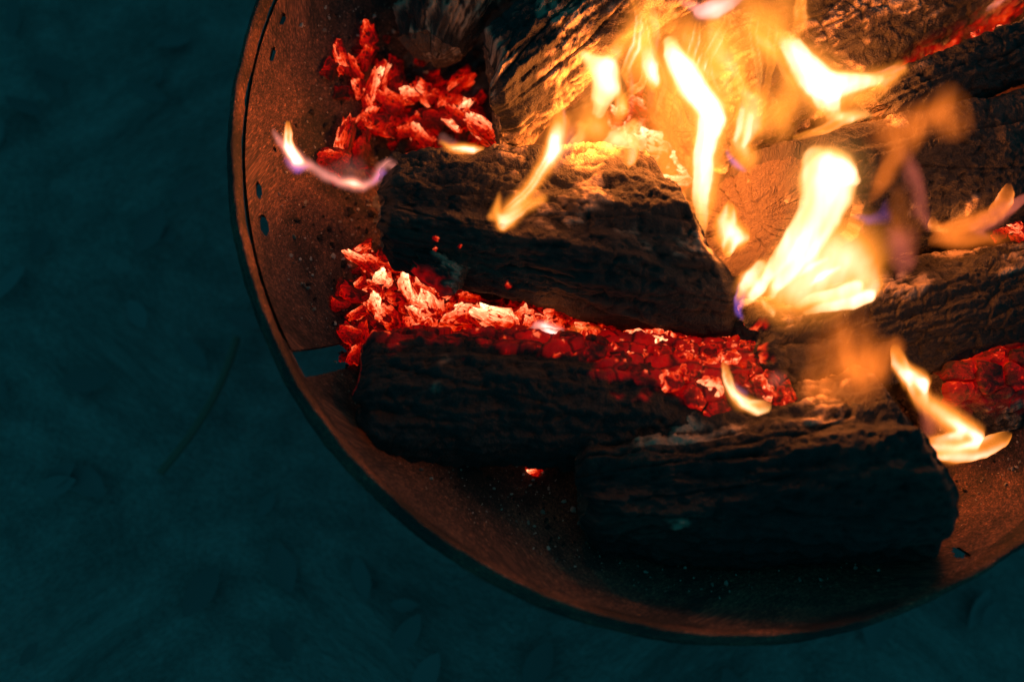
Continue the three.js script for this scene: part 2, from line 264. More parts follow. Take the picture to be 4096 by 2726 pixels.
const splitLog = log({ name: 'split_log', label: 'thick split log with a sooty black side lying over the coals in the middle', a: [-0.2932,0.256,0.0582], b: [-0.0148,0.262,0.0974], seed: 3,
  r: [0.060, 0.068, 0.064, 0.060, 0.066, 0.072, 0.066, 0.055, 0.05, 0.05, 0.056, 0.064, 0.072, 0.080, 0.070, 0.061], taper: [0.64, 1.10], cutB: 0.62, cutA: -0.1, ash: 0.03, ashAt: (deg, t) => deg > 20 ? -0.3 : mix(-0.2, 0.05, smooth(0.2, 0.6, t)), brown: 0.8, checks: 0.5, splits: 0.55, bark: 0.0015, lump: 0.004 });
const emberLog = log({ name: 'ember_log', label: 'long black log whose upper edge has burnt to glowing red squares', a: [-0.3087,0.236,0.2182], b: [0.0526,0.236,0.2198], seed: 8, r: [0.060, 0.060, 0.060, 0.061, 0.062, 0.062, 0.062, 0.062, 0.062, 0.060, 0.058, 0.056, 0.054, 0.054, 0.056, 0.058], taper: [0.93, 1.05], wild: 0.16, ash: -0.3, brown: 0.05, checks: 0.45, check: [0.022, 0.015], checkBias: 0, lump: 0.008, bark: 0.004,
  glow: (u, deg, along, arc) => { const lo = mix(-48, 10, smooth(0.25, 0.8, u)), g = smooth(lo + 14, lo - 14, deg + 60 * ragged(along, arc, 3)) * smooth(-150, -110, deg); const [f] = cells(along / 0.022 + 0.5 * noise(along * 25, arc * 25, 8), arc / 0.015, 8); return 0.62 * g * (0.42 + 0.5 * u + 0.9 * ragged(along, arc, 9)) * (0.25 + 0.75 * smooth(0, 0.2, f)) + 0.7 * g * smooth(0.2, 0.32, ragged(along * 2, arc * 2, 5)); } });
const frontLog = log({ name: 'front_log', label: 'rough barked log lying near the rim, its far edge scorched orange brown', a: [-0.1171,0.228,0.2997], b: [0.1469,0.262,0.279], seed: 12, r: [0.066, 0.068, 0.070, 0.070, 0.072, 0.074, 0.072, 0.070, 0.068, 0.068, 0.068, 0.070, 0.074, 0.078, 0.074, 0.068], taper: [0.72, 1.16], cutB: 0.35, ash: 0, ashAt: (deg) => deg > -115 && deg < -25 ? 0.11 : -0.3, brown: 0.6, checks: 0.3, splits: 0.8, bark: 0.004, lump: 0.009, leanB: 0.3 });
const rightLog = log({ name: 'crusted_log', label: 'black log with a cracked pale crust along its top at the right of the blaze', a: [0.0142,0.258,0.1947], b: [0.3625,0.258,0.1044], seed: 17, r: [0.047, 0.046, 0.045, 0.046, 0.047, 0.047, 0.045, 0.044, 0.043, 0.043, 0.044, 0.045, 0.046, 0.048, 0.049, 0.048], taper: [1.08, 0.97], ash: 0, ashAt: (deg) => deg > -90 && deg < -15 ? 0.16 : -0.25, brown: 0.12, checks: 0.7, checkBias: 0.2, splits: 0.4, leanA: 0.3,
  glow: (u, deg, along, arc) => smooth(0.035, 0.0, u) * smooth(0.05, 0.25, ragged(along * 1.5, arc * 1.5, 4)) * 1.1 });
const squareLog = log({ name: 'square_log', label: 'dark squared log with a pale sawn end behind the big flame', a: [0.0422,0.258,0.0589], b: [0.3764,0.262,-0.0222], seed: 23, r: [0.058, 0.062, 0.070, 0.063, 0.058, 0.062, 0.070, 0.062, 0.057, 0.06, 0.068, 0.062, 0.058, 0.062, 0.070, 0.062], ash: -0.08, brown: 0.5, checks: 0.35, splits: 0.7, round: 0.004, leanA: 1.15, wild: 0.15 });
const backLog = log({ name: 'cracked_log', label: 'wide cracked log glowing amber behind the tallest flames', a: [-0.0249,0.232,-0.038], b: [0.3067,0.25,-0.2279], seed: 29, r: [0.064, 0.063, 0.062, 0.063, 0.064, 0.063, 0.06, 0.06, 0.06, 0.06, 0.06, 0.062, 0.064, 0.066, 0.066, 0.065], ash: 0.10, brown: 1.2, checks: 0.9, check: [0.03, 0.02], checkBias: 0.2, splits: 0.3,
  glow: (u, deg, along, arc) => smooth(40, 75, deg) * smooth(130, 100, deg) * smooth(0.45, 0.6, u) * Math.max(0, 0.35 + 1.6 * ragged(along, arc, 6)) });
const branch = log({ name: 'charred_branch', label: 'thin charred branch speckled with sparks above the square log', a: [0.1482,0.285,-0.036], b: [0.3576,0.285,-0.1287], seed: 31, r: [0.026, 0.027, 0.026, 0.025, 0.026, 0.027, 0.026, 0.025, 0.025, 0.026, 0.027, 0.026], ash: -0.12, brown: 0.4, checks: 0.8, bark: 0.003 });
const barkLog = log({ name: 'ashy_log', label: 'charred log with pale peeling ash pointing up from the back coals', a: [-0.1961,0.245,-0.0592], b: [-0.0203,0.265,-0.2067], seed: 37, r: [0.052, 0.054, 0.055, 0.053, 0.050, 0.05, 0.05, 0.05, 0.05, 0.05, 0.05, 0.05, 0.052, 0.053, 0.054, 0.053], taper: [0.95, 1.1], ash: 0.16, brown: 0.7, checks: 0.6, splits: 1, bark: 0.005, lump: 0.007, cutA: 0.5 });
const stubLog = log({ name: 'flaky_stub', label: 'stubby log end covered in flaky grey ash beside the rim', a: [-0.2517,0.235,-0.1126], b: [-0.2222,0.25,-0.2256], seed: 41, r: [0.044, 0.046, 0.046, 0.043, 0.042, 0.043, 0.042, 0.042, 0.042, 0.042, 0.042, 0.043, 0.045, 0.046, 0.046, 0.045], taper: [0.8, 1.1], ash: 0.26, brown: 0.7, checks: 0.4, bark: 0.003, lump: 0.007, round: 0.03, dome: 0.012 });
const redLog = log({ name: 'red_hot_log', label: 'glowing red log crusted with grey at the right edge of the fire', a: [0.2039,0.222,0.2117], b: [0.3845,0.225,0.1726], seed: 43, r: [0.050, 0.049, 0.049, 0.050, 0.050, 0.049, 0.048, 0.048, 0.048, 0.048, 0.048, 0.049, 0.050, 0.051, 0.051, 0.050], ash: 0.05, brown: 0.8, checks: 0.9, lump: 0.006,
  glow: (u, deg, along, arc) => smooth(55, -10, deg + 60 * ragged(along, arc, 3)) * smooth(-150, -110, deg) * Math.max(0, 0.5 + 1.2 * ragged(along, arc, 9)) });
blocks(emberLog, 0.08, 0.995, -95, 45, 0.019, 0.019, (t, deg) => { const low = mix(-62, 36, smooth(0.3, 0.85, t)); return (0.6 + 1.35 * t * t) * smooth(low + 12, low - 30, deg + 22 * hash2(t * 60, deg, 3)); }, 501);
blocks(redLog, 0.0, 0.75, -95, 45, 0.028, 0.021, (t, deg) => 0.9 * smooth(50, -25, deg), 502);

// ---------------------------------------------------------------- ash and coals
{
  const n = 220, Rm = 0.325, col = [];
  const g = grid(n, n, (i, j) => {
    // a square grid bent onto a disc
    const x = i / n * 2 - 1, z = j / n * 2 - 1, X = x * Math.sqrt(1 - z * z / 2) * Rm, Z = z * Math.sqrt(1 - x * x / 2) * Rm, r = Math.hypot(X, Z);
    const heap = smooth(0.3, 0.1, r), b = fbm(X * 22, 3, Z * 22, 4), f = fbm(X * 160, 7, Z * 160, 3);
    const k = smooth(0.05, 0.45, f + 0.4 * b); col.push(mix(0.06, 0.2, k), mix(0.055, 0.175, k), mix(0.05, 0.15, k));
    return [X, bowlY(r) - 0.002 + smooth(Rm, Rm - 0.06, r) * (0.004 + 0.014 * heap + 0.010 * b + 0.004 * f), Z, X / 0.12, Z / 0.12];
  }, null, true);
  g.setAttribute('color', new THREE.Float32BufferAttribute(col, 3));
  const m = new THREE.Mesh(g, charMaterial); m.name = 'ash_bed'; scene.add(m); tag(m, 'dark ash and char dust covering the bottom of the bowl', 'ash', null, 'stuff');
  const rand = rng(77), count = 5200, flake = coalShapes[2], inst = new THREE.InstancedMesh(flake, new THREE.MeshStandardMaterial({ color: new THREE.Color(0.3, 0.25, 0.2), roughness: 1 }), count), M = new THREE.Matrix4(), q = new THREE.Quaternion();
  for (let i = 0; i < count; i++) {
    const r = 0.395 * Math.sqrt(rand()), a = rand() * 6.283, s = 0.0004 + 0.0011 * rand() ** 4 + (rand() < 0.02 ? 0.0012 : 0); q.setFromEuler(new THREE.Euler(rand() * 3, rand() * 6, rand() * 3));
    M.compose(V(r * Math.cos(a), bowlY(r) + (r < 0.3 ? 0.006 : 0.0005), r * Math.sin(a)), q, V(s * (0.7 + rand()), s * 0.6, s * (0.7 + 0.9 * rand()))); inst.setMatrixAt(i, M);
    const c = 0.35 + 0.9 * rand(); inst.setColorAt(i, new THREE.Color(c, c, c));
  }
  inst.name = 'ash_flakes'; scene.add(inst); tag(inst, 'pale specks of ash sprinkled over the bowl floor and wall', 'ash', null, 'stuff');
}
{
  const rand = rng(123), count = 1500, inst = new THREE.InstancedMesh(coalShapes[5], new THREE.MeshPhysicalMaterial({ color: new THREE.Color(0.012, 0.011, 0.011), roughness: 0.9, specularIntensity: 0.5 }), count), M = new THREE.Matrix4(), q = new THREE.Quaternion();
  for (let i = 0; i < count; i++) {
    const r = 0.38 * rand() ** 0.62, a = rand() * 6.283, s = 0.0012 + 0.005 * rand() ** 3 * (r < 0.33 ? 1 : 0.4); q.setFromEuler(new THREE.Euler(rand() * 3, rand() * 6, rand() * 3));
    M.compose(V(r * Math.cos(a), bowlY(r) + (r < 0.3 ? 0.008 : 0.001), r * Math.sin(a)), q, V(s * (0.7 + 0.8 * rand()), s * 0.7, s)); inst.setMatrixAt(i, M);
  }
  inst.name = 'char_crumbs'; scene.add(inst); tag(inst, 'black charcoal crumbs littering the bottom of the bowl', 'charcoal', null, 'stuff');
}
// rows: x, y, z, half length, half width, angle, heat
const EMBERS = {
  left: [[-0.317,0.201,0.0753,0.0067,0.0037,-15,0.55],[-0.3222,0.2055,0.0882,0.0092,0.0039,28,0.95],[-0.3111,0.2002,0.0914,0.0092,0.0046,30,0.8],[-0.3109,0.2,0.0805,0.0046,0.0026,80,0.55],
    [-0.2932,0.2,0.0898,0.0092,0.006,10,0.65],[-0.2795,0.2,0.0935,0.0125,0.006,22,0.6],[-0.2756,0.2,0.0895,0.0065,0.0046,60,0.95],[-0.3004,0.2,0.1076,0.0085,0.0096,55,1.05],
    [-0.2884,0.2,0.1085,0.0082,0.0035,62,0.5],[-0.2741,0.2,0.1167,0.0147,0.0082,68,1.15],[-0.2617,0.2,0.1119,0.0103,0.006,52,0.95],[-0.2528,0.2,0.1185,0.0082,0.003,-15,0.6],
    [-0.3257,0.2181,0.1265,0.0109,0.0087,30,0.5],[-0.3095,0.2043,0.1197,0.0103,0.0076,10,0.65],[-0.3042,0.2043,0.1324,0.0092,0.006,70,0.9],[-0.3193,0.2186,0.1435,0.0076,0.0037,-20,0.8],
    [-0.3082,0.2112,0.1464,0.0076,0.0037,60,0.75],[-0.2928,0.2015,0.1449,0.0141,0.0092,72,0.7],[-0.2825,0.2,0.1276,0.0103,0.0067,20,0.65],[-0.2688,0.2,0.1368,0.0103,0.0039,55,0.85],
    [-0.2701,0.2,0.1497,0.0092,0.0087,80,0.6],[-0.2477,0.2,0.1348,0.0141,0.012,100,0.9],[-0.2392,0.2,0.1222,0.0076,0.0065,40,0.7],[-0.2231,0.2,0.1399,0.0147,0.012,8,1.1],
    [-0.2162,0.2,0.1252,0.0076,0.006,20,0.5],[-0.3076,0.2147,0.1571,0.0098,0.0076,45,0.4],[-0.3342,0.2287,0.1392,0.0065,0.0054,20,0.4],[-0.3189,0.2094,0.1151,0.0065,0.0044,-30,0.5],
    [-0.299,0.2,0.1189,0.006,0.0044,20,0.5],[-0.2598,0.2,0.1249,0.0076,0.0049,30,0.55],[-0.3299,0.2179,0.1144,0.0049,0.0028,10,0.4],[-0.281,0.2,0.1432,0.0076,0.0028,60,0.45],
    [-0.2357,0.2,0.1379,0.0065,0.0065,10,0.5],[-0.322,0.228,0.1636,0.0087,0.0065,40,0.4],[-0.1919,0.205,0.1453,0.017,0.0096,16,1.15],[-0.1675,0.205,0.1423,0.0096,0.0109,60,0.6],
    [-0.1598,0.205,0.1501,0.0077,0.0077,20,0.7],[-0.1377,0.205,0.1417,0.0122,0.0077,24,0.85],[-0.1209,0.205,0.1494,0.0096,0.0077,30,0.7],[-0.0964,0.205,0.1563,0.0109,0.0054,14,1],
    [-0.108,0.205,0.1505,0.0103,0.0051,20,0.7],[-0.3116,0.2214,0.1667,0.0122,0.009,70,0.35],[-0.3175,0.2329,0.1837,0.0044,0.0075,10,0.55],[-0.3075,0.2224,0.1763,0.0054,0.0064,30,0.4],
    [-0.2098,0.205,0.1575,0.0077,0.0051,10,0.5],[-0.1507,0.205,0.142,0.0077,0.0051,30,0.6]],
  back: [[-0.342,0.2255,-0.1065,0.012,0.005,70,0.65],[-0.3494,0.228,-0.0916,0.0076,0.0044,110,0.3],[-0.3311,0.2149,-0.0991,0.0098,0.0049,60,0.7],[-0.3177,0.2144,-0.1345,0.0092,0.0067,80,0.4],
    [-0.3165,0.208,-0.1169,0.0103,0.0049,120,0.55],[-0.3096,0.2,-0.0953,0.0163,0.0046,105,0.75],[-0.2998,0.1964,-0.1038,0.0131,0.0037,100,0.55],[-0.3246,0.2065,-0.0853,0.0087,0.0044,70,1.05],
    [-0.3179,0.2013,-0.0734,0.0076,0.0041,75,1],[-0.3154,0.1984,-0.0596,0.012,0.0057,115,0.75],[-0.297,0.1904,-0.0745,0.0114,0.0103,30,0.5],[-0.3053,0.1923,-0.0511,0.0125,0.0085,10,0.35],
    [-0.2887,0.1917,-0.1091,0.0131,0.0052,85,0.22],[-0.2766,0.19,-0.0841,0.0087,0.0067,10,0.85],[-0.2618,0.19,-0.0897,0.0114,0.0063,35,0.65],[-0.2658,0.19,-0.0597,0.0063,0.005,30,0.55],
    [-0.2702,0.19,-0.0503,0.0065,0.0057,70,1],[-0.2798,0.19,-0.0463,0.0067,0.0041,10,0.6],[-0.2609,0.19,-0.0432,0.0082,0.0052,40,0.75],[-0.2801,0.19,-0.0586,0.0071,0.0052,0,0.4],
    [-0.2533,0.19,-0.0638,0.0098,0.0082,20,0.28],[-0.2398,0.19,-0.0854,0.0103,0.0076,-30,0.5],[-0.2296,0.19,-0.1021,0.0131,0.0065,-40,0.45],[-0.2349,0.19,-0.0595,0.0136,0.0063,38,0.9],
    [-0.2229,0.19,-0.0698,0.0114,0.0063,120,0.9],[-0.2176,0.19,-0.0576,0.0098,0.006,60,0.8],[-0.3354,0.2076,-0.0312,0.0201,0.0057,102,0.5],[-0.3464,0.2156,-0.0073,0.0103,0.0087,30,0.42],
    [-0.3224,0.1996,-0.0207,0.007,0.01,0,0.35],[-0.2515,0.19,-0.0258,0.0072,0.0046,20,0.5],[-0.2752,0.19,-0.0208,0.0072,0.0028,-8,0.6],[-0.2932,0.19,-0.0612,0.0076,0.0054,20,0.3],
    [-0.2872,0.19,-0.0925,0.0054,0.0065,70,0.3],[-0.2231,0.19,-0.0377,0.0044,0.0039,0,0.7],[-0.2238,0.19,-0.045,0.0033,0.0033,0,0.7],[-0.2076,0.205,-0.0474,0.0163,0.006,40,0.9],
    [-0.1871,0.205,-0.0347,0.0152,0.0063,24,0.75],[-0.169,0.205,-0.0305,0.0098,0.0054,10,0.5],[-0.2292,0.205,-0.0576,0.0098,0.0054,45,0.7]],
  heart: [[-0.0457,0.2,-0.0989,0.0114,0.0092,50,1],[-0.0012,0.2,-0.0578,0.0141,0.012,30,1.4],[-0.0408,0.2,-0.0269,0.0163,0.0174,20,1.3],[-0.016,0.2,-0.0698,0.012,0.0087,10,0.9],
    [-0.024,0.2,-0.0434,0.0141,0.0098,-30,1.2],[-0.0488,0.2,-0.0749,0.012,0.0098,60,1],[-0.0073,0.2,-0.0206,0.0141,0.0092,-25,1.25],[-0.0564,0.2,-0.051,0.0098,0.0098,30,1.1],
    [0.0039,0.2,-0.0381,0.0109,0.0087,0,1.2],[-0.0654,0.2,-0.0656,0.0098,0.0087,0,0.9],[-0.0294,0.2,-0.0919,0.0109,0.0087,0,0.9],[-0.0494,0.205,-0.0057,0.0158,0.0131,-30,1.35],
    [-0.0256,0.205,0.0057,0.0179,0.0125,10,1.4],[-0.0043,0.205,-0.007,0.0125,0.0103,20,1.4],[-0.033,0.205,0.0226,0.0163,0.0092,25,1.25],[-0.0092,0.205,0.0303,0.012,0.0131,60,1.5],
    [-0.0009,0.205,0.0515,0.0098,0.012,70,1.2],[-0.0145,0.205,0.0185,0.0098,0.0076,0,1.3],[-0.0027,0.205,0.0098,0.0098,0.0087,40,1.4]],
  ring: [[0.0135,0.225,0.1354,0.0193,0.0104,12,1.15],[0.0111,0.225,0.1517,0.0159,0.0057,14,0.95],[0.0251,0.225,0.142,0.0101,0.0067,60,0.9],[0.0135,0.215,0.1776,0.0087,0.0067,10,1.6],
    [0.0263,0.215,0.2129,0.0104,0.005,95,0.8],[0.0265,0.215,0.2263,0.0077,0.006,100,0.6],[0.0325,0.215,0.2246,0.0067,0.0044,100,0.6],[0.0363,0.215,0.079,0.0077,0.0064,20,0.8],
    [0.0417,0.215,0.0925,0.009,0.0077,40,1],[0.032,0.215,0.1008,0.0103,0.0064,10,0.9],[0.0454,0.215,0.0979,0.0077,0.0077,0,1]],
  fringe: [[0.2758,0.27,0.0643,0.0082,0.0056,20,0.75],[0.2856,0.27,0.0707,0.0077,0.0051,40,0.7],[0.2674,0.27,0.0698,0.0051,0.0044,60,0.55],[0.2674,0.245,-0.1613,0.0122,0.0085,-40,0.8],
    [0.2748,0.245,-0.1722,0.0077,0.0051,60,0.9],[0.1863,0.245,-0.1143,0.0122,0.0064,-20,0.65],[0.2076,0.245,-0.121,0.0141,0.0028,-15,0.6],[0.2308,0.245,-0.1315,0.0079,0.0023,-28,0.6],
    [0.2238,0.245,-0.1151,0.009,0.0033,10,0.4],[0.1706,0.245,-0.1071,0.0115,0.0056,-20,0.4]]
};
const WHICH = {
  left: ['in the heap between split log and ember log', 'between the split log and the ember log'],
  back: ['in the loose heap by the wall behind the split log', 'behind the split log'],
  heart: ['under the tall flames', 'under the tall flames'],
  ring: ['wedged between split log and crusted log', 'between the split log and the crusted log'],
  fringe: ['beside the square log and the cracked log', 'by the square log'],
};
{
  const rand = rng(303);
  for (const [key, rows] of Object.entries(EMBERS)) for (const [x, y, z, l, w, a, lv] of rows) {
    const s = new THREE.Mesh(coalShapes[Math.floor(rand() * 10)], coalMaterial(lv * (0.7 + 0.75 * rand()), Math.floor(rand() * 4)));
    s.name = numbered('glowing_coal'); s.position.set(x, y + 0.006 * (rand() - 0.5), z); s.scale.set(l * 1.28, (l + w) * 0.5, w * 1.28);
    s.rotation.set((rand() - 0.5) * 0.5, -a * Math.PI / 180, (rand() - 0.5) * 0.5, 'YXZ'); scene.add(s);
    const look = (lv < 0.5 ? 'dull red ' : lv < 0.85 ? 'red ' : 'bright ') + (l > 1.9 * w ? 'long coal' : l > 1.35 * w ? 'oblong coal' : 'chunky coal'); tag(s, look + ' ' + WHICH[key][0], 'coal', look + 's ' + WHICH[key][1]);
  }
  // crumbs of glowing charcoal under and between the coals
  const base = { left: [200, 0.014], back: [140, 0.014], heart: [140, 0.012], ring: [50, 0.012] };
  const count = Object.values(base).reduce((t, b) => t + b[0], 0), inst = new THREE.InstancedMesh(coalShapes[4], coalMaterial(0.3, 2), count), M = new THREE.Matrix4(), q = new THREE.Quaternion(); let i = 0;
  for (const [key, [n, down]] of Object.entries(base)) for (let k = 0; k < n; k++) {
    const e = EMBERS[key][Math.floor(rand() * EMBERS[key].length)], s = 0.003 + 0.005 * rand(); q.setFromEuler(new THREE.Euler(rand() * 6, rand() * 6, rand() * 6));
    M.compose(V(e[0] + (rand() - 0.5) * 0.05, e[1] - down, e[2] + (rand() - 0.5) * 0.05), q, V(s, s * 0.8, s * 1.2)); inst.setMatrixAt(i++, M);
  }
  inst.name = 'coal_crumbs'; scene.add(inst); tag(inst, 'dull red charcoal crumbs filling the gaps under the coals', 'coals', null, 'stuff');
  for (const [x, y, z, s, lv] of [
  [-0.2975,0.215,0.0517,0.006,0.8],
  [-0.247,0.29,0.0923,0.004,0.6],
  [-0.2265,0.29,0.1003,0.002,0.5],
  [-0.1866,0.305,0.1383,0.003,0.5],
  [-0.2136,0.225,0.2696,0.01,0.9],
  [-0.1575,0.192,0.2821,0.008,0.9],
  [-0.3576,0.19,-0.0816,0.003,0.7],
  [0.2781,0.29,-0.1213,0.008,1.2],
  [0.254,0.29,-0.1146,0.006,0.8],
  [0.249,0.3,-0.088,0.004,1.2],
  [0.2533,0.3,-0.079,0.004,0.8],
  [0.2255,0.3,-0.0693,0.004,0.7],
  [-0.1905,0.27,0.0105,0.002,1.6],
  [-0.22,0.27,0.0213,0.002,1.6],
  [-0.1991,0.27,0.012,0.0015,1.3],
  [-0.2472,0.29,0.1035,0.002,0.6]
]) {
    const m = new THREE.Mesh(coalShapes[Math.floor(rand() * 10)], coalMaterial(lv * 1.2, Math.floor(rand() * 2))); m.name = numbered('stray_ember'); m.position.set(x, y, z); m.scale.set(s, s * 0.6, s * 0.7); m.rotation.set(rand(), rand() * 6, rand()); scene.add(m);
    tag(m, 'tiny stray ember glowing alone on dark wood or ash', 'ember', 'stray embers');
  }
  const chunk = log({ name: 'charcoal_chunk', label: 'small ash-edged charcoal chunk leaning on the split log above the red coals', a: [-0.2613,0.262,0.1061], b: [-0.2243,0.268,0.1229], seed: 51, r: [0.015, 0.013, 0.014, 0.016, 0.014, 0.013, 0.013, 0.014, 0.015, 0.014, 0.013, 0.014], ash: 0.12, brown: 0.9, cell: 0.0011, bark: 0.003, lump: 0.006, round: 0.01, glow: (u, deg, along, arc) => smooth(0, 60, deg) * Math.max(0, 0.25 + 1.8 * ragged(along, arc, 6)) * 0.8 });
  const chip = new THREE.Mesh(coalShapes[7], new THREE.MeshStandardMaterial({ color: new THREE.Color(0.4, 0.33, 0.25), roughness: 1, bumpMap: grainBump, bumpScale: 0.001 })); chip.name = 'ash_chip';
  chip.position.set(...[0.1057,0.298,0.1613]); chip.scale.set(0.011, 0.005, 0.008); chip.rotation.set(0.3, 0.5, -0.2); scene.add(chip); tag(chip, 'pale flake of ash resting on the crusted log', 'ash flake');
}

// ---------------------------------------------------------------- flames
// Each flame is a thin-walled body of burning gas: a field of glow over a leaning surface, thick where it burns
// brightest. Strokes hold [x, y, half width, glow] in metres within that surface.
const TINT = { o: [1, 0.27, 0.028], y: [1, 0.38, 0.075], r: [1, 0.205, 0.022], p: [1, 0.31, 0.24], q: [1, 0.2, 0.12], v: [0.32, 0.13, 0.75] };
const LABEL = {
  curl: 'pale violet curl of flame creeping along the bowl wall', streak: 'narrow orange flame slanting over the split log', left_crown: 'white-cored flame with a torn top behind the split log', bud: 'small yellow flame hanging beside the white-cored flame',
  tall_tongue: 'tall winding white tongue of flame over the orange coals', veil: 'faint orange veil of flame over the heart of the coals', sheet: 'wide streaky amber sheet of flame joining the tallest tongues', top_column: 'amber column of flame in front of the cracked log', wing: 'white wing-shaped flame with an orange tip over the cracked log',
  big_tongue: 'broad blinding white flame rising from the crusted log end', small_leaf: 'little yellow leaf of flame before the pale sawn end', ghost: 'dim see-through orange flame in front of the square log', edge_fork: 'forked pinkish flame between the square log and the crusted log',
  haze_tongue: 'hazy orange flame between the crusted log and the front log', hook: 'bent hook of flame at the end of the front log', rim_lick: 'thin bright lick of flame along the crusted log end face', low_lick: 'low flame licking the burnt squares of the ember log',
  far_lick: 'short yellow flame above the coals at the back of the split log', corner_lick: 'pink wisp of flame by the cracked log and the charred branch',
};
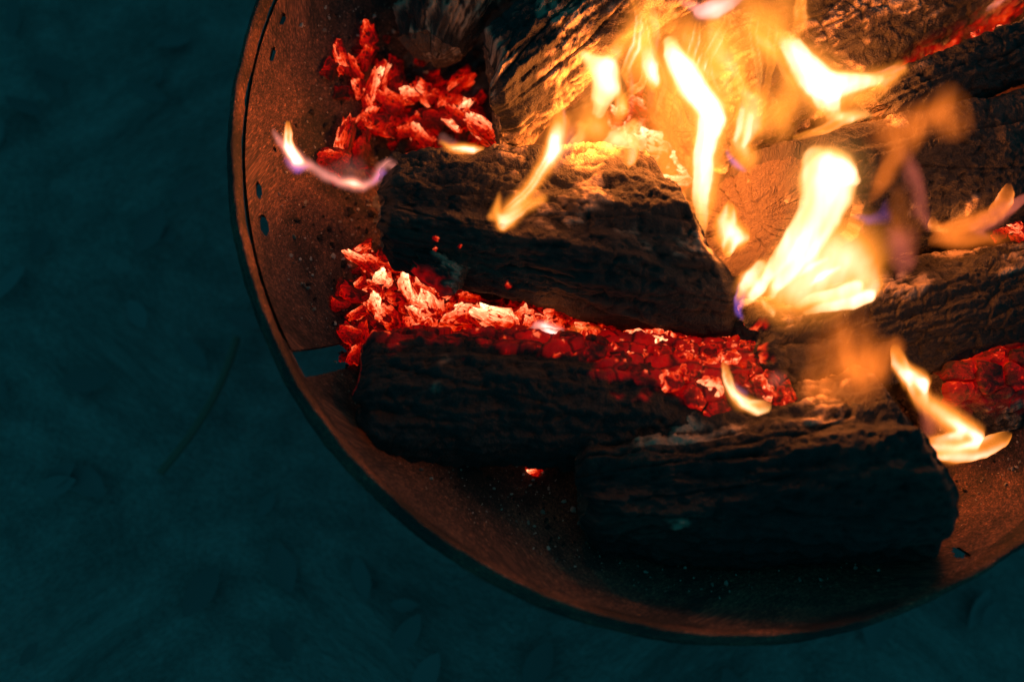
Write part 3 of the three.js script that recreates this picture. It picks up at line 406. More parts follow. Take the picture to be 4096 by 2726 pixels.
// strength of each flame's own light, and how far along the flame's first stroke it sits
const LAMP = { curl: [0.006, 0.3], streak: [0.008, 0.45], left_crown: [0.12, 1], tall_tongue: [0.16, 0.5], wing: [0.06, 0.8], big_tongue: [0.017, 0.25], hook: [0.008, 0.6], top_column: [0.035, 0.8], low_lick: [0.003, 0.5], edge_fork: [0.02, 0.4], ghost: [0.006, 0.5], haze_tongue: [0.014, 0.5], bud: [0.02, 0.8], small_leaf: [0.05, 0.3], veil: [0.02, 0.5], sheet: [0.04, 0.35], rim_lick: [0.002, 0.5], far_lick: [0.012, 0.5], corner_lick: [0.008, 0.5] };
const FLAMES = [
  {key:'curl',o:[-0.3629,0.285,0.0277],tilt:68,turn:0,s:[
    {k:'s',t:'p',p:[[-0.0245,0.0279,0.0016,0.2173],[-0.0177,0.0183,0.0037,0.828],[-0.0108,0.0106,0.0052,1.656],[-0.005,0.0028,0.0064,1.932],[0,0,0.0055,1.242],[0.0079,-0.0048,0.0043,0.828],[0.0199,-0.0104,0.004,0.897],[0.0299,-0.0141,0.0043,1.104],[0.042,-0.0158,0.0049,1.656],[0.0521,-0.0166,0.004,1.242],[0.0611,-0.0123,0.0043,0.828],[0.0681,-0.0021,0.0046,0.966],[0.0732,0.002,0.0037,1.242],[0.0813,-0.0007,0.0034,0.966],[0.0874,-0.0066,0.0027,0.69],[0.0935,-0.0114,0.001,0.1552]]},
    {k:'s',t:'o',p:[[-0.0126,0.0351,0.0009,0.5434],[-0.0112,0.0244,0.0023,4.347],[-0.0103,0.0126,0.0034,6.0375],[-0.005,0.0028,0.0043,4.83],[0,0.001,0.0025,0.652]]},
    {k:'s',t:'o',p:[[0.034,-0.014,0.0021,0.4347],[0.043,-0.0158,0.0034,2.1735],[0.0521,-0.0171,0.0019,0.4347]]},
    {k:'s',t:'v',p:[[-0.0139,0.0016,0.0023,0.1552],[-0.005,-0.0041,0.0034,0.69],[0.002,-0.0029,0.0021,0.1863]]},
    {k:'s',t:'v',p:[[0.0601,-0.0143,0.0023,0.1863],[0.0682,-0.0061,0.0034,0.69],[0.0702,-0.001,0.0016,0.1242]]},
    {k:'s',t:'p',p:[[0.0219,-0.0034,0.0072,0.0497],[0.042,-0.0058,0.0137,0.138],[0.0571,-0.0064,0.0062,0.0497]]}]},
  {key:'streak',o:[-0.1923,0.325,0.0948],tilt:63,turn:0,s:[
    {k:'s',t:'o',p:[[0.0446,0.1009,0.0017,0.2363],[0.0438,0.0881,0.0062,1.47],[0.0402,0.0733,0.0062,4.62],[0.0387,0.064,0.0068,5.46],[0.0345,0.0527,0.0062,2.73],[0.0254,0.0402,0.0057,2.1],[0.0173,0.0272,0.007,1.995],[0.01,0.0175,0.0075,2.31],[0.0036,0.0068,0.0063,2.73],[0,0,0.0038,2.94],[-0.0016,-0.0029,0.0011,0.6615]]},
    {k:'s',t:'o',p:[[-0.0001,0.0019,0.0027,0.756],[-0.0051,0.0109,0.0041,1.68],[-0.0043,0.021,0.0025,1.05],[-0.0028,0.0295,0.0011,0.1418]]},
    {k:'s',t:'o',p:[[-0.003,0.0038,0.0023,0.6615],[-0.0098,0.0065,0.0029,1.26],[-0.0134,0.0069,0.0012,0.2835]]},
    {k:'s',t:'o',p:[[0.0103,0.0099,0.003,0.4725],[0.0234,0.0188,0.0051,1.575],[0.0318,0.0243,0.0041,1.47],[0.0359,0.0287,0.0014,0.2363]]},
    {k:'s',t:'y',p:[[0.0397,0.0742,0.0011,1.62],[0.0388,0.0631,0.002,3.6],[0.0308,0.0488,0.0011,1.44],[0.0264,0.0398,0.001,1.56],[0.0154,0.0262,0.001,1.44],[0.0024,0.0145,0.0008,0.486]]},
    {k:'s',t:'y',p:[[-0.005,0.0076,0.0014,0.324],[0.0017,0.0058,0.0023,1.44],[0.014,0.0119,0.0018,1.08],[0.0252,0.0217,0.0008,0.432]]},
    {k:'s',t:'p',p:[[0.0493,0.081,0.0046,0.108],[0.0481,0.0671,0.0068,0.36],[0.0412,0.051,0.0046,0.108]]}]},
  {key:'left_crown',o:[-0.1042,0.3,0.0142],tilt:58,turn:0,s:[
    {k:'b',t:'y',p:[[-0.0179,0.0778,0.0062,2],[-0.0111,0.0733,0.009,3],[-0.0017,0.0669,0.0127,4],[0.0001,0.0564,0.0122,4],[-0.0041,0.0446,0.0085,3],[-0.0056,0.0337,0.0043,1.5]]},
    {k:'s',t:'o',p:[[-0.0226,0.0824,0.0021,0.4725],[-0.0189,0.0787,0.0046,1.89]]},
    {k:'s',t:'o',p:[[-0.001,0.0717,0.0046,1.4175],[0.0062,0.0824,0.0057,2.73],[0.0133,0.0931,0.0051,1.26],[0.0186,0.1017,0.003,0.2363]]},
    {k:'s',t:'o',p:[[-0.0128,0.0384,0.0091,0.756],[-0.0076,0.0208,0.017,1.89],[-0.0014,0.005,0.0091,0.6615]]},
    {k:'s',t:'o',p:[[0.0104,0.0528,0.0046,1.0395],[0.0145,0.0393,0.0051,2.94],[0.0122,0.0294,0.0046,0.756]]},
    {k:'b',t:'y',p:[[0.0258,0.0248,0.0029,0.6],[0.0192,0.0177,0.0062,2],[0.0125,0.0109,0.0081,2.75],[0.0067,0.0068,0.0051,2],[-0.0022,0.0015,0.0034,0.8]]},
    {k:'s',t:'o',p:[[0.0269,0.0239,0.0042,0.945],[0.0246,0.0078,0.0068,2.73],[0.0225,-0.0054,0.0048,2.94],[0.0216,-0.0136,0.0012,0.567]]},
    {k:'s',t:'y',p:[[-0.0182,0.0205,0.003,0.378],[-0.0201,0.0095,0.004,1.56],[-0.0249,0.0058,0.0027,2.16],[-0.0299,0.0034,0.0009,0.648]]}]},
  {key:'bud',o:[-0.0539,0.3,-0.0461],tilt:58,turn:0,s:[
    {k:'s',t:'o',p:[[-0.0173,0.044,0.003,0.756],[-0.0121,0.0315,0.0085,3.15],[-0.0068,0.0178,0.009,3.78],[-0.0022,0.007,0.0068,3.78],[0.0006,-0.001,0.003,0.567]]},
    {k:'b',t:'y',p:[[-0.0108,0.0276,0.004,0.5],[-0.0069,0.0188,0.0057,1.75],[-0.0035,0.0099,0.0043,1.75],[-0.0019,0.004,0.0023,0.6]]}]},
  {key:'tall_tongue',o:[-0.0084,0.27,0.0758],tilt:54,turn:0,s:[
    {k:'b',t:'y',p:[[-0.0462,0.1611,0.0054,2],[-0.0407,0.151,0.0085,3.5],[-0.0334,0.139,0.0107,4],[-0.024,0.1268,0.0113,4],[-0.0124,0.1136,0.0107,4],[-0.0064,0.102,0.0085,4],[-0.0076,0.087,0.007,3.5],[-0.0096,0.0698,0.0066,3.5],[-0.0088,0.059,0.0059,3],[-0.0068,0.0425,0.0057,2.5],[-0.0061,0.0267,0.0051,1.75],[-0.0034,0.0107,0.0043,1.2],[0.0002,-0.0016,0.002,0.5]]},
    {k:'s',t:'o',p:[[-0.0476,0.1601,0.0069,0.756],[-0.0333,0.138,0.017,2.52],[-0.0102,0.1117,0.017,2.73],[-0.0075,0.082,0.0147,2.52],[-0.0066,0.0581,0.0136,2.31],[-0.0024,0.0321,0.0107,2.1],[-0.0003,0.0065,0.0034,0.6615]]}]},
  {key:'veil',o:[-0.0361,0.25,0.0149],tilt:52,turn:0,s:[
    {k:'s',t:'o',p:[[-0.0231,0.1215,0.0183,0.378],[-0.0032,0.0748,0.0317,1.05],[-0.0085,0.0271,0.0271,1.05],[0.0046,0.0073,0.0226,0.945],[0.0196,-0.0259,0.0122,0.3307]]},
    {k:'s',t:'p',p:[[-0.0453,0.1068,0.0011,0.162],[-0.0399,0.0777,0.0016,0.48],[-0.0355,0.055,0.0009,0.135]]},
    {k:'s',t:'p',p:[[-0.0285,0.1523,0.0017,0.162],[-0.0234,0.1244,0.002,0.36],[-0.0211,0.0639,0.0015,0.081]]},
    {k:'s',t:'o',p:[[-0.0304,0.1513,0.0053,0.756],[-0.0265,0.1341,0.009,1.47],[-0.0289,0.1183,0.0053,0.4725]]},
    {k:'s',t:'p',p:[[-0.1008,0.0613,0.0014,0.216],[-0.0972,0.0457,0.002,0.48],[-0.0962,0.0245,0.0012,0.162]]},
    {k:'s',t:'y',p:[[0.0172,-0.0248,0.002,0.378],[0.0192,-0.0316,0.0034,1.2],[0.0222,-0.0384,0.0012,0.432]]}]},
  {key:'sheet',o:[0.0207,0.28,-0.0109],tilt:52,turn:0,s:[
    {k:'s',t:'o',p:[[-0.0086,0.125,0.0135,0.4725],[-0.0087,0.1014,0.0213,1.26],[-0.0113,0.0783,0.02,1.26],[-0.0108,0.0488,0.0173,1.155],[-0.0089,0.0184,0.0147,1.05],[-0.0063,-0.0002,0.0054,0.378]]},
    {k:'s',t:'o',p:[[0.0235,0.1262,0.0108,0.4253],[0.0226,0.1025,0.0187,1.05],[0.0187,0.0817,0.0173,0.945],[0.0133,0.0615,0.009,0.3307]]},
    {k:'s',t:'o',p:[[-0.1008,0.1129,0.0084,0.4725],[-0.0965,0.0901,0.0136,1.155],[-0.0966,0.0715,0.0124,1.05],[-0.0987,0.0515,0.0113,0.84],[-0.0967,0.0313,0.0069,0.3307]]},
    {k:'s',t:'o',p:[[-0.0723,0.1102,0.0091,0.4725],[-0.0631,0.0923,0.0136,1.05],[-0.0409,0.0784,0.017,1.26],[-0.0228,0.0592,0.017,1.26],[-0.0154,0.0288,0.0091,0.4725]]},
    {k:'s',t:'o',p:[[0.0477,0.0555,0.0117,0.4725],[0.044,0.0336,0.016,1.05],[0.0318,0.016,0.0147,1.05],[0.0224,0.0032,0.0063,0.378]]},
    {k:'s',t:'o',p:[[0.0229,0.0108,0.0024,0.1671],[0.0219,0.0288,0.0032,0.4952],[0.0239,0.0466,0.0027,0.619],[0.025,0.0641,0.0022,0.7429],[0.0226,0.0811,0.0018,0.619],[0.0182,0.0978,0.0013,0.4952],[0.016,0.1143,0.0006,0.1671]]},
    {k:'s',t:'y',p:[[-0.0759,0.016,0.0012,0.1913],[-0.0724,0.0316,0.0015,0.5667],[-0.0693,0.0469,0.0013,0.7084],[-0.0733,0.0618,0.0011,0.8501],[-0.0822,0.0762,0.0008,0.7084],[-0.088,0.0906,0.0006,0.5667],[-0.0865,0.105,0.0003,0.1913]]},
    {k:'s',t:'o',p:[[-0.0997,0.0187,0.0021,0.411],[-0.1042,0.0252,0.0028,1.2177],[-0.1044,0.0317,0.0024,1.5221],[-0.0974,0.0384,0.002,1.8265],[-0.0893,0.0451,0.0015,1.5221],[-0.0873,0.0516,0.0011,1.2177],[-0.0913,0.0578,0.0005,0.411]]},
    {k:'s',t:'y',p:[[-0.0872,0.0416,0.0017,0.2464],[-0.0882,0.0545,0.0022,0.73],[-0.0863,0.0674,0.0019,0.9125],[-0.0863,0.08,0.0016,1.0951],[-0.0908,0.0923,0.0012,0.9125],[-0.0968,0.1044,0.0009,0.73],[-0.0996,0.1165,0.0004,0.2464]]},
    {k:'s',t:'o',p:[[-0.038,0.0408,0.0015,0.3496],[-0.0424,0.0485,0.002,1.0358],[-0.0416,0.0563,0.0017,1.2948],[-0.0366,0.0642,0.0014,1.5538],[-0.0337,0.0719,0.0011,1.2948],[-0.0365,0.0794,0.0008,1.0358],[-0.0417,0.0867,0.0004,0.3496]]},
    {k:'s',t:'y',p:[[-0.0464,0.003,0.002,0.1356],[-0.0535,0.0183,0.0026,0.4018],[-0.0591,0.0334,0.0022,0.5022],[-0.0596,0.0485,0.0018,0.6026],[-0.0576,0.0634,0.0014,0.5022],[-0.0586,0.078,0.0011,0.4018],[-0.0643,0.0923,0.0005,0.1356]]},
    {k:'s',t:'o',p:[[-0.0306,0.0034,0.0017,0.2171],[-0.0337,0.0204,0.0022,0.6433],[-0.0334,0.0373,0.0019,0.8041],[-0.0326,0.0539,0.0015,0.9649],[-0.0349,0.0701,0.0012,0.8041],[-0.0399,0.086,0.0009,0.6433],[-0.044,0.1016,0.0004,0.2171]]},
    {k:'s',t:'y',p:[[0.0148,0.0191,0.0014,0.1872],[0.0167,0.0353,0.0018,0.5546],[0.0171,0.0512,0.0016,0.6933],[0.013,0.0668,0.0013,0.8319],[0.0068,0.082,0.001,0.6933],[0.0035,0.097,0.0008,0.5546],[0.0046,0.112,0.0003,0.1872]]},
    {k:'s',t:'o',p:[[0.0114,-0.013,0.0021,0.419],[0.0063,0.0005,0.0027,1.2415],[0.0051,0.0141,0.0023,1.5519],[0.0053,0.0275,0.0019,1.8623],[0.0028,0.0406,0.0015,1.5519],[-0.0032,0.0534,0.0011,1.2415],[-0.0091,0.0661,0.0005,0.419]]},
    {k:'s',t:'y',p:[[-0.0309,0.005,0.0015,0.2189],[-0.0298,0.012,0.0019,0.6485],[-0.0341,0.0187,0.0016,0.8107],[-0.0385,0.0255,0.0013,0.9728],[-0.0378,0.0323,0.0011,0.8107],[-0.0328,0.0393,0.0008,0.6485],[-0.0297,0.0461,0.0003,0.2189]]},
    {k:'s',t:'o',p:[[-0.1011,0.0386,0.0017,0.3951],[-0.1056,0.0524,0.0022,1.1705],[-0.1035,0.0663,0.0018,1.4632],[-0.098,0.0801,0.0015,1.7558],[-0.0967,0.0935,0.0012,1.4632],[-0.1017,0.1066,0.0009,1.1705],[-0.1076,0.1194,0.0004,0.3951]]},
    {k:'s',t:'y',p:[[-0.0269,-0.0192,0.0014,0.1251],[-0.0358,-0.0048,0.0019,0.3707],[-0.043,0.0095,0.0016,0.4634],[-0.0433,0.0237,0.0013,0.5561],[-0.0396,0.0379,0.001,0.4634],[-0.0398,0.0517,0.0008,0.3707],[-0.0466,0.0652,0.0003,0.1251]]},
    {k:'s',t:'o',p:[[-0.0379,0.0203,0.0016,0.4212],[-0.0415,0.0337,0.002,1.248],[-0.047,0.0468,0.0017,1.56],[-0.0491,0.0599,0.0014,1.8721],[-0.047,0.073,0.0011,1.56],[-0.0447,0.0859,0.0008,1.248],[-0.0465,0.0985,0.0004,0.4212]]},
    {k:'s',t:'y',p:[[0.0235,0.0052,0.0014,0.104],[0.0238,0.0124,0.0019,0.3083],[0.03,0.0198,0.0016,0.3853],[0.0354,0.0271,0.0013,0.4624],[0.0342,0.0341,0.001,0.3853],[0.0286,0.0409,0.0008,0.3083],[0.0263,0.0478,0.0003,0.104]]},
    {k:'s',t:'o',p:[[-0.0221,0.0402,0.0012,0.4326],[-0.0288,0.0549,0.0015,1.2818],[-0.0319,0.0696,0.0013,1.6022],[-0.0279,0.0842,0.0011,1.9227],[-0.0216,0.0987,0.0008,1.6022],[-0.0207,0.1129,0.0006,1.2818],[-0.0262,0.1266,0.0003,0.4326]]},
    {k:'s',t:'y',p:[[-0.0403,-0.0072,0.0009,0.1825],[-0.0368,0.0084,0.0012,0.5408],[-0.0352,0.0238,0.001,0.676],[-0.0362,0.0389,0.0008,0.8112],[-0.0375,0.0537,0.0007,0.676],[-0.0363,0.0684,0.0005,0.5408],[-0.0331,0.0829,0.0002,0.1825]]},
    {k:'s',t:'y',p:[[-0.0387,0.0831,0.0009,0.216],[-0.0369,0.0598,0.0016,0.72],[-0.0289,0.0361,0.0009,0.216]]},
    {k:'s',t:'y',p:[[0.0221,0.076,0.0009,0.216],[0.0403,0.0553,0.0016,0.6],[0.0506,0.0387,0.0007,0.162]]},
    {k:'s',t:'y',p:[[-0.0726,0.112,0.0011,0.27],[-0.0666,0.1046,0.0025,0.96],[-0.0632,0.1009,0.0011,0.216]]}]},
  {key:'top_column',o:[0.0145,0.31,0.0319],tilt:54,turn:0,s:[
    {k:'b',t:'p',p:[[-0.0661,0.1357,0.0023,0.3],[-0.0591,0.1332,0.0034,0.6],[-0.0521,0.1308,0.0041,1.25],[-0.0495,0.1279,0.0053,2.25],[-0.0385,0.131,0.0069,2.5],[-0.0278,0.1359,0.0061,2],[-0.0206,0.1415,0.0048,1]]},
    {k:'s',t:'o',p:[[-0.0371,0.1292,0.0072,0.945],[-0.0348,0.111,0.01,2.31],[-0.0324,0.0925,0.0087,2.1],[-0.0325,0.0747,0.0049,0.756]]},
    {k:'s',t:'o',p:[[0.0313,0.1435,0.0029,1.134],[0.0326,0.1275,0.0037,1.89],[0.0316,0.1134,0.0027,0.6615]]},
    {k:'s',t:'o',p:[[-0.0007,0.1369,0.0242,0.3969],[0.0052,0.1201,0.0307,0.882],[0.0007,0.1036,0.0135,0.2835]]},
    {k:'s',t:'o',p:[[-0.015,0.0964,0.0036,0.567],[-0.0113,0.0777,0.0053,1.68],[-0.0065,0.0643,0.0067,2.31],[0.0012,0.06,0.0133,2.31],[0.0014,0.0415,0.012,3.15],[-0.0033,0.0238,0.0067,2.94],[0.0035,0.0097,0.01,1.89],[0.005,-0.0011,0.0027,0.378]]},
    {k:'b',t:'y',p:[[-0.0013,0.0484,0.0027,1],[-0.0018,0.0344,0.0037,2],[-0.0033,0.0238,0.0024,1.25]]},
    {k:'s',t:'o',p:[[-0.0072,0.1185,0.003,0.567],[0.0075,0.1049,0.0048,1.47],[0.0235,0.0912,0.0045,0.6615]]},
    {k:'s',t:'o',p:[[0.0397,0.0635,0.0108,0.2835],[0.0258,0.0458,0.016,0.735],[0.035,0.0332,0.009,0.378]]},
    {k:'s',t:'v',p:[[-0.0131,0.0164,0.0011,0.216],[-0.0043,0.0047,0.0019,0.6],[0.0026,-0.0011,0.0013,0.216]]}]},
  {key:'wing',o:[0.1168,0.3,-0.021],tilt:60,turn:0,s:[
    {k:'b',t:'y',p:[[-0.0664,0.0694,0.006,0.9],[-0.0558,0.0629,0.0073,3],[-0.0443,0.0506,0.0096,4],[-0.0341,0.0387,0.0127,4],[-0.022,0.0315,0.014,4],[-0.006,0.0332,0.01,4],[0.0086,0.036,0.0077,3.5],[0.0185,0.037,0.0061,1.5]]},
    {k:'b',t:'y',p:[[-0.0238,0.0267,0.0107,3.5],[-0.0191,0.015,0.008,2],[-0.014,0.0056,0.0053,0.8]]},
    {k:'s',t:'o',p:[[0.0125,0.035,0.0067,1.134],[0.0262,0.0355,0.0107,2.31],[0.0355,0.0405,0.0083,2.1],[0.0422,0.0454,0.006,1.68],[0.0456,0.0479,0.0022,0.378]]},
    {k:'s',t:'p',p:[[0.0228,0.0412,0.0016,0.162],[0.0358,0.0464,0.0021,0.6],[0.0444,0.0478,0.0013,0.27]]},
    {k:'s',t:'o',p:[[-0.0636,0.0672,0.0081,0.945],[-0.0407,0.0414,0.02,2.31],[-0.0168,0.021,0.02,2.31],[0.0041,0.0241,0.0147,1.89],[0.0198,0.0198,0.0072,0.6615]]},
    {k:'s',t:'y',p:[[-0.0131,0.0032,0.0036,0.54],[-0.0006,0.0042,0.0048,2.88],[0.0105,0.0057,0.0048,1.68],[0.0221,0.0043,0.0029,0.432]]},
    {k:'s',t:'o',p:[[-0.046,-0.0147,0.0023,0.567],[-0.0253,-0.0092,0.0035,1.68],[-0.0099,-0.0015,0.0037,1.89],[-0.0003,0.0024,0.0027,0.8505]]}]},
  {key:'big_tongue',o:[0.0394,0.325,0.1605],tilt:58,turn:0,s:[
    {k:'b',t:'y',p:[[0.0131,0.1211,0.0127,3],[0.0225,0.1099,0.022,4.5],[0.0245,0.0969,0.02,4.5],[0.021,0.0823,0.0173,4.5],[0.0137,0.0665,0.0149,4.5],[0.0048,0.0492,0.0123,4.5],[-0.0037,0.0363,0.0099,4],[-0.0096,0.0246,0.0069,3.5],[-0.0123,0.0163,0.0035,1.5]]},
    {k:'b',t:'y',p:[[0.0264,0.1177,0.008,3],[0.0359,0.1136,0.008,3],[0.0416,0.1094,0.0048,2]]},
    {k:'b',t:'y',p:[[-0.0198,0.0325,0.0067,2.5],[-0.0257,0.0248,0.008,3.5],[-0.0316,0.0171,0.0056,3],[-0.0354,0.0106,0.0027,1]]},
    {k:'b',t:'y',p:[[0.0658,0.0155,0.0073,4],[0.0549,0.0106,0.0077,4],[0.0409,0.0067,0.0061,3.5],[0.0297,0.0035,0.0045,2],[0.0189,-0.002,0.0029,0.8]]},
    {k:'s',t:'o',p:[[0.0446,0.0615,0.0126,1.4175],[0.041,0.0442,0.028,3.99],[0.026,0.0288,0.028,3.99],[0.0091,0.0179,0.0227,3.57],[-0.0152,0.0104,0.0135,1.134]]},
    {k:'s',t:'o',p:[[0.0595,0.0435,0.009,1.134],[0.0672,0.025,0.0107,2.94],[0.0563,0.013,0.0081,1.134]]},
    {k:'s',t:'o',p:[[-0.0243,0.037,0.0054,0.8505],[-0.0317,0.023,0.0093,2.52],[-0.0358,0.0088,0.0045,1.134]]},
    {k:'s',t:'y',p:[[0.0372,0.039,0.002,1.08],[0.0256,0.0317,0.0037,3.6],[0.0175,0.024,0.0016,0.864]]},
    {k:'s',t:'y',p:[[-0.0162,0.0092,0.0016,0.432],[-0.0113,0.0022,0.0027,2.16],[-0.0099,-0.0026,0.0011,0.648]]},
    {k:'s',t:'v',p:[[-0.0382,0.0193,0.0014,0.216],[-0.0401,0.0087,0.0021,0.72],[-0.038,-0.0031,0.0021,0.6],[-0.0338,-0.0078,0.0014,0.162]]}]},
  {key:'small_leaf',o:[0.0085,0.27,0.0955],tilt:60,turn:0,s:[
    {k:'s',t:'o',p:[[0.0016,0.0468,0.0011,0.756],[0.0004,0.0383,0.0053,2.73],[-0.0016,0.0272,0.0091,3.36],[0.0038,0.0175,0.0107,4.2],[0.0017,0.0075,0.0053,3.36],[-0.0004,-0.0019,0.0013,0.945]]},
    {k:'s',t:'y',p:[[0.0013,0.0408,0.0011,0.324],[0.0002,0.0285,0.0035,1.44],[0.0045,0.0163,0.0045,2.64],[0.0009,0.0038,0.0013,0.648]]},
    {k:'s',t:'o',p:[[0.007,0.0163,0.0036,0.6615],[0.0142,0.019,0.004,1.47],[0.0161,0.024,0.0016,0.2835]]}]},
  {key:'ghost',o:[0.148,0.31,0.1232],tilt:58,turn:0,s:[
    {k:'s',t:'r',p:[[0.0079,0.1508,0.0049,0.1688],[0.017,0.1391,0.0133,0.675],[0.0263,0.1273,0.0107,0.57],[0.0268,0.1185,0.0045,0.135]]},
    {k:'s',t:'r',p:[[0.0149,0.138,0.0081,0.27],[-0.0029,0.1286,0.0107,0.75],[-0.0143,0.115,0.012,0.9],[-0.0178,0.1015,0.0093,0.9],[-0.0245,0.0866,0.0067,0.825],[-0.031,0.0693,0.0051,0.6],[-0.0363,0.0588,0.0023,0.135]]},
    {k:'s',t:'r',p:[[-0.042,0.1285,0.0054,0.2025],[-0.026,0.1224,0.012,0.525],[-0.0418,0.1131,0.0081,0.135]]},
    {k:'s',t:'q',p:[[-0.0108,0.1017,0.0045,0.1418],[-0.0024,0.0873,0.006,0.405],[0.0042,0.0702,0.0056,0.36],[0.0087,0.0588,0.0053,0.315],[0.0094,0.0552,0.0053,0.315],[0.0167,0.0413,0.0032,0.1823]]},
    {k:'s',t:'q',p:[[-0.0136,0.037,0.0041,0.162],[-0.0051,0.0289,0.01,0.45],[-0.0013,0.0145,0.0087,0.315],[-0.0008,-0.0025,0.0025,0.1013]]},
    {k:'s',t:'r',p:[[-0.0112,0.0709,0.0081,0.1012],[-0.0047,0.0407,0.012,0.27],[0.003,0.0243,0.0072,0.081]]},
    {k:'s',t:'v',p:[[-0.0442,0.0492,0.0022,0.054],[-0.0317,0.0454,0.0035,0.24],[-0.0206,0.0498,0.0053,0.144],[-0.0214,0.0614,0.0027,0.0324]]}]},
  {key:'edge_fork',o:[0.2041,0.315,0.0964],tilt:60,turn:0,s:[
    {k:'s',t:'r',p:[[0.0344,0.0518,0.0013,0.675],[0.0324,0.0389,0.0035,2.1],[0.0246,0.0257,0.0053,1.5],[0.0078,0.0176,0.0061,1.125],[-0.008,0.0106,0.0059,1.05],[-0.0202,0.0103,0.0048,1.125],[-0.0276,0.0143,0.0032,1.2],[-0.0294,0.0214,0.0013,0.3375]]},
    {k:'s',t:'q',p:[[0.0534,0.0406,0.0025,0.405],[0.0381,0.032,0.0043,0.9],[0.0255,0.021,0.0048,0.54],[0.0149,0.0124,0.0037,0.405],[0.0209,0.0065,0.0022,0.1215]]},
    {k:'s',t:'r',p:[[-0.0249,0.0024,0.0036,0.3038],[-0.0029,0.0023,0.0064,0.75],[0.0212,0.0047,0.0053,0.63],[0.0481,0.0059,0.0036,0.135]]},
    {k:'s',t:'y',p:[[0.0339,0.0471,0.0009,0.432],[0.0314,0.0377,0.0011,0.486]]},
    {k:'s',t:'y',p:[[-0.0291,0.0196,0.0009,0.27],[-0.0276,0.0113,0.0019,0.84],[-0.0165,0.0104,0.0013,0.216]]},
    {k:'s',t:'q',p:[[0.0331,0.02,0.0063,0.081],[0.0145,0.0147,0.0072,0.081]]}]},
  {key:'haze_tongue',o:[0.0704,0.325,0.2318],tilt:56,turn:0,s:[
    {k:'s',t:'r',p:[[0.005,0.0596,0.0094,0.2025],[0.0108,0.0428,0.0209,0.675],[0.0184,0.0241,0.0218,0.9],[0.0086,0.0113,0.0192,0.75],[-0.0062,0.0015,0.008,0.525],[-0.0147,-0.0018,0.0021,0.1012]]},
    {k:'s',t:'r',p:[[0.0234,0.0211,0.0094,0.3375],[0.0371,0.0276,0.0105,0.75],[0.044,0.0386,0.008,0.525],[0.0524,0.0419,0.0063,0.525],[0.0568,0.0342,0.0033,0.135]]}]},
  {key:'hook',o:[0.1835,0.27,0.272],tilt:66,turn:0,s:[
    {k:'s',t:'o',p:[[-0.0423,0.0918,0.0026,0.756],[-0.0358,0.0779,0.0052,3.78],[-0.0228,0.0655,0.0077,6.3],[-0.0196,0.0576,0.0063,3.78],[-0.0138,0.049,0.0059,1.89],[0.0019,0.038,0.008,2.1],[0.021,0.0261,0.0084,3.57],[0.0331,0.019,0.0077,5.46],[0.0316,0.0117,0.0063,4.62],[0.0168,0.0075,0.0066,2.52],[-0.0013,0.0106,0.0042,0.567]]},
    {k:'b',t:'y',p:[[-0.0305,0.0701,0.0028,0.75],[-0.022,0.0655,0.0059,2],[-0.0195,0.06,0.0035,1]]},
    {k:'s',t:'y',p:[[0.0193,0.0261,0.0021,0.432],[0.0332,0.0182,0.0042,2.88],[0.0246,0.01,0.0021,0.756]]},
    {k:'s',t:'o',p:[[0.0688,0.0182,0.0014,0.567],[0.0594,0.0103,0.0049,2.52],[0.0451,0.0012,0.0059,4.2],[0.0228,-0.0018,0.0059,3.78],[0.0041,-0.0003,0.0052,4.2],[-0.0024,0.0036,0.0019,0.945]]},
    {k:'s',t:'r',p:[[0.0035,0.0243,0.0082,0.1688],[0.0214,0.0099,0.0157,0.45],[0.044,0.0101,0.0082,0.2025]]},
    {k:'s',t:'q',p:[[-0.0139,0.0498,0.0047,0.162],[-0.0024,0.0339,0.0087,0.315],[-0.0015,0.013,0.0059,0.162]]}]},
  {key:'rim_lick',o:[0.0102,0.325,0.2428],tilt:64,turn:0,s:[
    {k:'s',t:'y',p:[[-0.0266,0.0356,0.0012,0.432],[-0.0216,0.0193,0.0021,3],[-0.0117,0.0065,0.0028,3.84],[-0.0015,0,0.0031,3.36],[0.0071,0.0028,0.0031,2.16],[0.0116,0.0059,0.0012,0.432]]},
    {k:'s',t:'o',p:[[-0.0266,0.0356,0.0019,0.378],[-0.0207,0.0178,0.0042,1.47],[-0.0093,0.0044,0.0052,1.68],[0.0044,0,0.004,0.6615]]},
    {k:'s',t:'q',p:[[0.0114,0.0198,0.0028,0.081],[0.0175,0.0258,0.0052,0.36],[0.0237,0.0304,0.0023,0.081]]},
    {k:'s',t:'v',p:[[-0.0179,0.0194,0.0023,0.162],[-0.0085,0.012,0.0023,0.189]]}]},
  {key:'low_lick',o:[-0.1484,0.265,0.17],tilt:68,turn:0,s:[
    {k:'s',t:'p',p:[[-0.0157,0.0028,0.0018,0.432],[-0.0098,0.0053,0.0035,1.68],[-0.0001,0.003,0.0048,3.6],[0.0096,0.0002,0.0037,2.64],[0.0157,-0.0012,0.0014,0.486]]},
    {k:'b',t:'y',p:[[-0.0025,0.0038,0.0021,1],[0.0035,0.0022,0.0024,2],[0.009,0.0006,0.0016,1.25]]},
    {k:'s',t:'r',p:[[0.017,-0.0028,0.0032,0.3375],[0.029,-0.0001,0.0061,0.9],[0.0422,0.0025,0.0027,0.3038]]},
    {k:'s',t:'r',p:[[0.0316,-0.0056,0.0036,0.405],[0.0272,-0.0154,0.012,0.525],[0.025,-0.0216,0.0063,0.1688]]}]},
  {key:'far_lick',o:[-0.2249,0.28,0.0094],tilt:66,turn:0,s:[
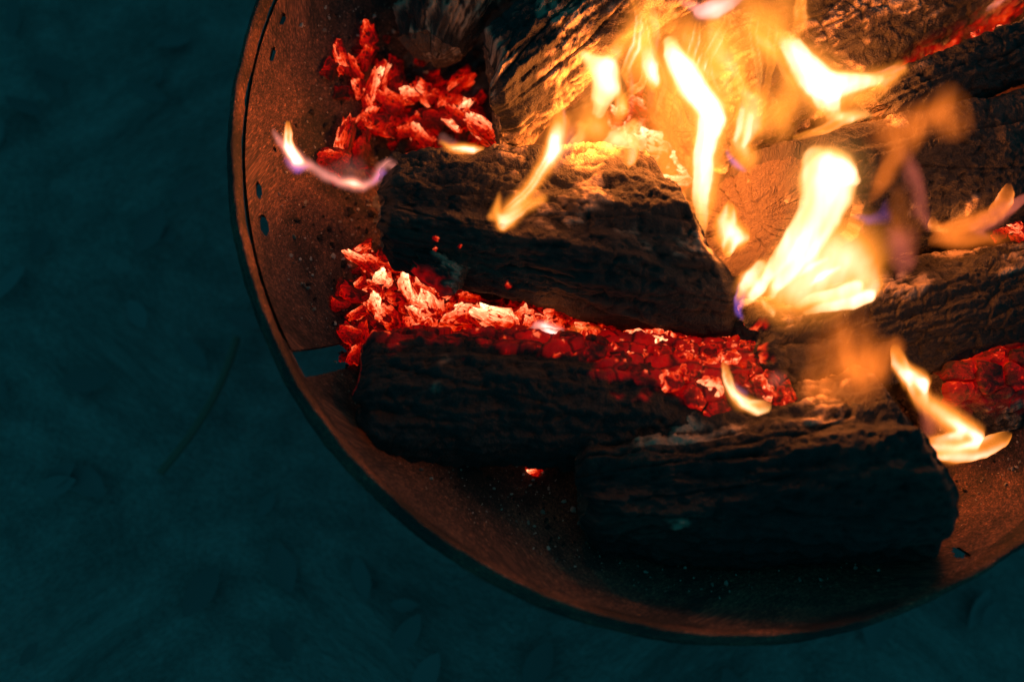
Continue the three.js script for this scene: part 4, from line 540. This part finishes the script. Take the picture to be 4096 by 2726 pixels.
    {k:'s',t:'o',p:[[-0.0196,0.0065,0.0018,0.4725],[-0.0103,0.0022,0.0032,2.1],[0,0.001,0.0036,4.62],[0.0103,0.0018,0.0032,5.46],[0.0185,0.0034,0.0012,0.756]]},
    {k:'s',t:'p',p:[[-0.0176,0.0096,0.0046,0.162],[-0.0073,0.0059,0.0038,0.162]]}]},
  {key:'corner_lick',o:[0.2649,0.27,-0.1466],tilt:63,turn:0,s:[
    {k:'s',t:'p',p:[[-0.0018,0.0025,0.0018,0.162],[0.0082,0.0091,0.004,0.6],[0.021,0.0146,0.0035,0.72],[0.0322,0.0213,0.0018,0.216]]},
    {k:'s',t:'r',p:[[-0.0113,0.0109,0.0022,0.3375],[-0.0117,0.0046,0.0032,1.05],[-0.0059,-0.0015,0.0016,0.4725]]}]}
];
const flameMaterial = new THREE.MeshBasicMaterial({ vertexColors: true, transparent: true, side: THREE.DoubleSide, depthWrite: false });
FLAMES.forEach((f, fi) => {
  const t = f.tilt * Math.PI / 180, a = f.turn * Math.PI / 180, N = V(Math.sin(a) * Math.cos(t), Math.sin(t), Math.cos(a) * Math.cos(t)), X = V(Math.cos(a), 0, -Math.sin(a)), U = new THREE.Vector3().crossVectors(N, X);
  let x0 = 9, x1 = -9, y0 = 9, y1 = -9, hot = f.s[0].p[Math.round(LAMP[f.key][1] * (f.s[0].p.length - 1))];
  for (const s of f.s) for (const p of s.p) { const w = p[2] * 2.1; x0 = Math.min(x0, p[0] - w); x1 = Math.max(x1, p[0] + w); y0 = Math.min(y0, p[1] - w); y1 = Math.max(y1, p[1] + w);  }
  const step = 0.0016, nx = Math.ceil((x1 - x0) / step), ny = Math.ceil((y1 - y0) / step);
  const field = (x, y) => {                       // [r, g, b, glow]
    const wx = x + 0.0022 * noise(x * 60, y * 45, fi * 3.3) + 0.0008 * noise(x * 190, y * 120, fi), wy = y + 0.0025 * noise(x * 60 + 9, y * 45, fi * 3.3), out = [0, 0, 0, 0];
    for (const s of f.s) {
      let best = 0;
      for (let k = 0; k + 1 < s.p.length; k++) {
        const [ax, ay, aw, ai] = s.p[k], [bx, by, bw, bi] = s.p[k + 1], dx = bx - ax, dy = by - ay, h = clamp(((wx - ax) * dx + (wy - ay) * dy) / (dx * dx + dy * dy + 1e-12)), w = mix(aw, bw, h), d = Math.hypot(wx - ax - dx * h, wy - ay - dy * h) / w;
        if (d > 2.1) continue;
        const g = mix(ai, bi, h) * (s.k === 'b' ? 0.82 * (1 - smooth(0.5, 1.15, d)) + 0.18 * Math.exp(-d * d * 0.95) : Math.exp(-d * d * (s.t === 'r' || s.t === 'q' || s.t === 'v' ? 1.05 : 1.4)) * (1 - smooth(1.4, 2.1, d)));
        if (g > best) best = g;
      }
      if (best > 0) { const c = TINT[s.t]; out[0] += best * c[0]; out[1] += best * c[1]; out[2] += best * c[2]; out[3] += best; }
    }
    const flick = (1 + 0.5 * fbm(x * 70, y * 26, fi * 7 + 2, 3)) * (['sheet', 'veil', 'ghost', 'haze_tongue', 'edge_fork'].includes(f.key) ? 0.45 + 1.6 * Math.max(0, 0.35 + fbm((x + 0.3 * y + 0.02 * noise(x * 20, y * 20, 3)) * 42, y * 9, fi * 5, 4)) : 1); for (let c = 0; c < 4; c++) out[c] *= flick;
    return out;
  };
  const F = new Array((nx + 1) * (ny + 1));
  for (let j = 0; j <= ny; j++) for (let i = 0; i <= nx; i++) F[j * (nx + 1) + i] = field(x0 + i * step, y0 + j * step);
  const pos = [], col = [], ix = [], at = new Map();
  const vert = (i, j, side) => {
    const key = (j * (nx + 1) + i) * 2 + (side > 0 ? 1 : 0); if (at.has(key)) return at.get(key);
    const x = x0 + i * step, y = y0 + j * step, q = F[j * (nx + 1) + i], I = q[3], e = Math.min(i, j, nx - i, ny - j) < 2 ? 0 : 1;
    const th = 0.0135 * (1 - Math.exp(-0.9 * I)) + 0.0002, midway = 0.014 * noise(x * 11 + fi, y * 11, fi * 2) + 0.004 * noise(x * 33, y * 33, fi);
    const P = X.clone().multiplyScalar(x).addScaledVector(U, y).addScaledVector(N, midway + side * th);
    const al = (0.46 * (1 - Math.exp(-0.55 * I)) + 0.004) * smooth(0.012, 0.05, I) * e, w = clamp((I - 1.6) / 4), ca = 0.5 / Math.max(0.46 * (1 - Math.exp(-0.55 * I)) + 0.004, 1e-3);
    const n = pos.length / 3; pos.push(P.x, P.y, P.z); col.push(q[0] * ca, (q[1] + 0.2 * w * I) * ca, (q[2] + 0.3 * w * I) * ca, al); at.set(key, n); return n;
  };
  for (const side of [1, -1]) for (let j = 0; j < ny; j++) for (let i = 0; i < nx; i++) {
    if (Math.max(F[j * (nx + 1) + i][3], F[j * (nx + 1) + i + 1][3], F[(j + 1) * (nx + 1) + i][3], F[(j + 1) * (nx + 1) + i + 1][3]) < 0.014) continue;
    const A = vert(i, j, side), B = vert(i + 1, j, side), C = vert(i, j + 1, side), D = vert(i + 1, j + 1, side);
    if (side > 0) ix.push(A, B, D, A, D, C); else ix.push(A, D, B, A, C, D);
  }
  const g = new THREE.BufferGeometry(); g.setAttribute('position', new THREE.Float32BufferAttribute(pos, 3)); g.setAttribute('color', new THREE.Float32BufferAttribute(col, 4)); g.setIndex(ix); g.computeVertexNormals();
  const m = new THREE.Mesh(g, flameMaterial); m.name = numbered('flame'); m.position.set(...f.o); scene.add(m); tag(m, LABEL[f.key], 'flame', 'flames of the fire');
  {
    const l = new THREE.PointLight(new THREE.Color(1, 0.24, 0.036), LAMP[f.key][0] * 1.7, 0, 2); l.castShadow = true; l.shadow.radius = 0.8; l.shadow.mapSize.set(1024, 1024); l.shadow.camera.near = 0.01; l.shadow.camera.far = 3; l.name = 'flame_light';
    const x = hot[0], y = hot[1], midway = 0.014 * noise(x * 11 + fi, y * 11, fi * 2) + 0.004 * noise(x * 33, y * 33, fi);
    l.position.set(...f.o).addScaledVector(X, x).addScaledVector(U, y).addScaledVector(N, midway); scene.add(l);
  }
});

scene.traverse((o) => { if (o.isMesh && o.material !== flameMaterial) { o.castShadow = true; o.receiveShadow = true; } });
renderer.render(scene, camera);
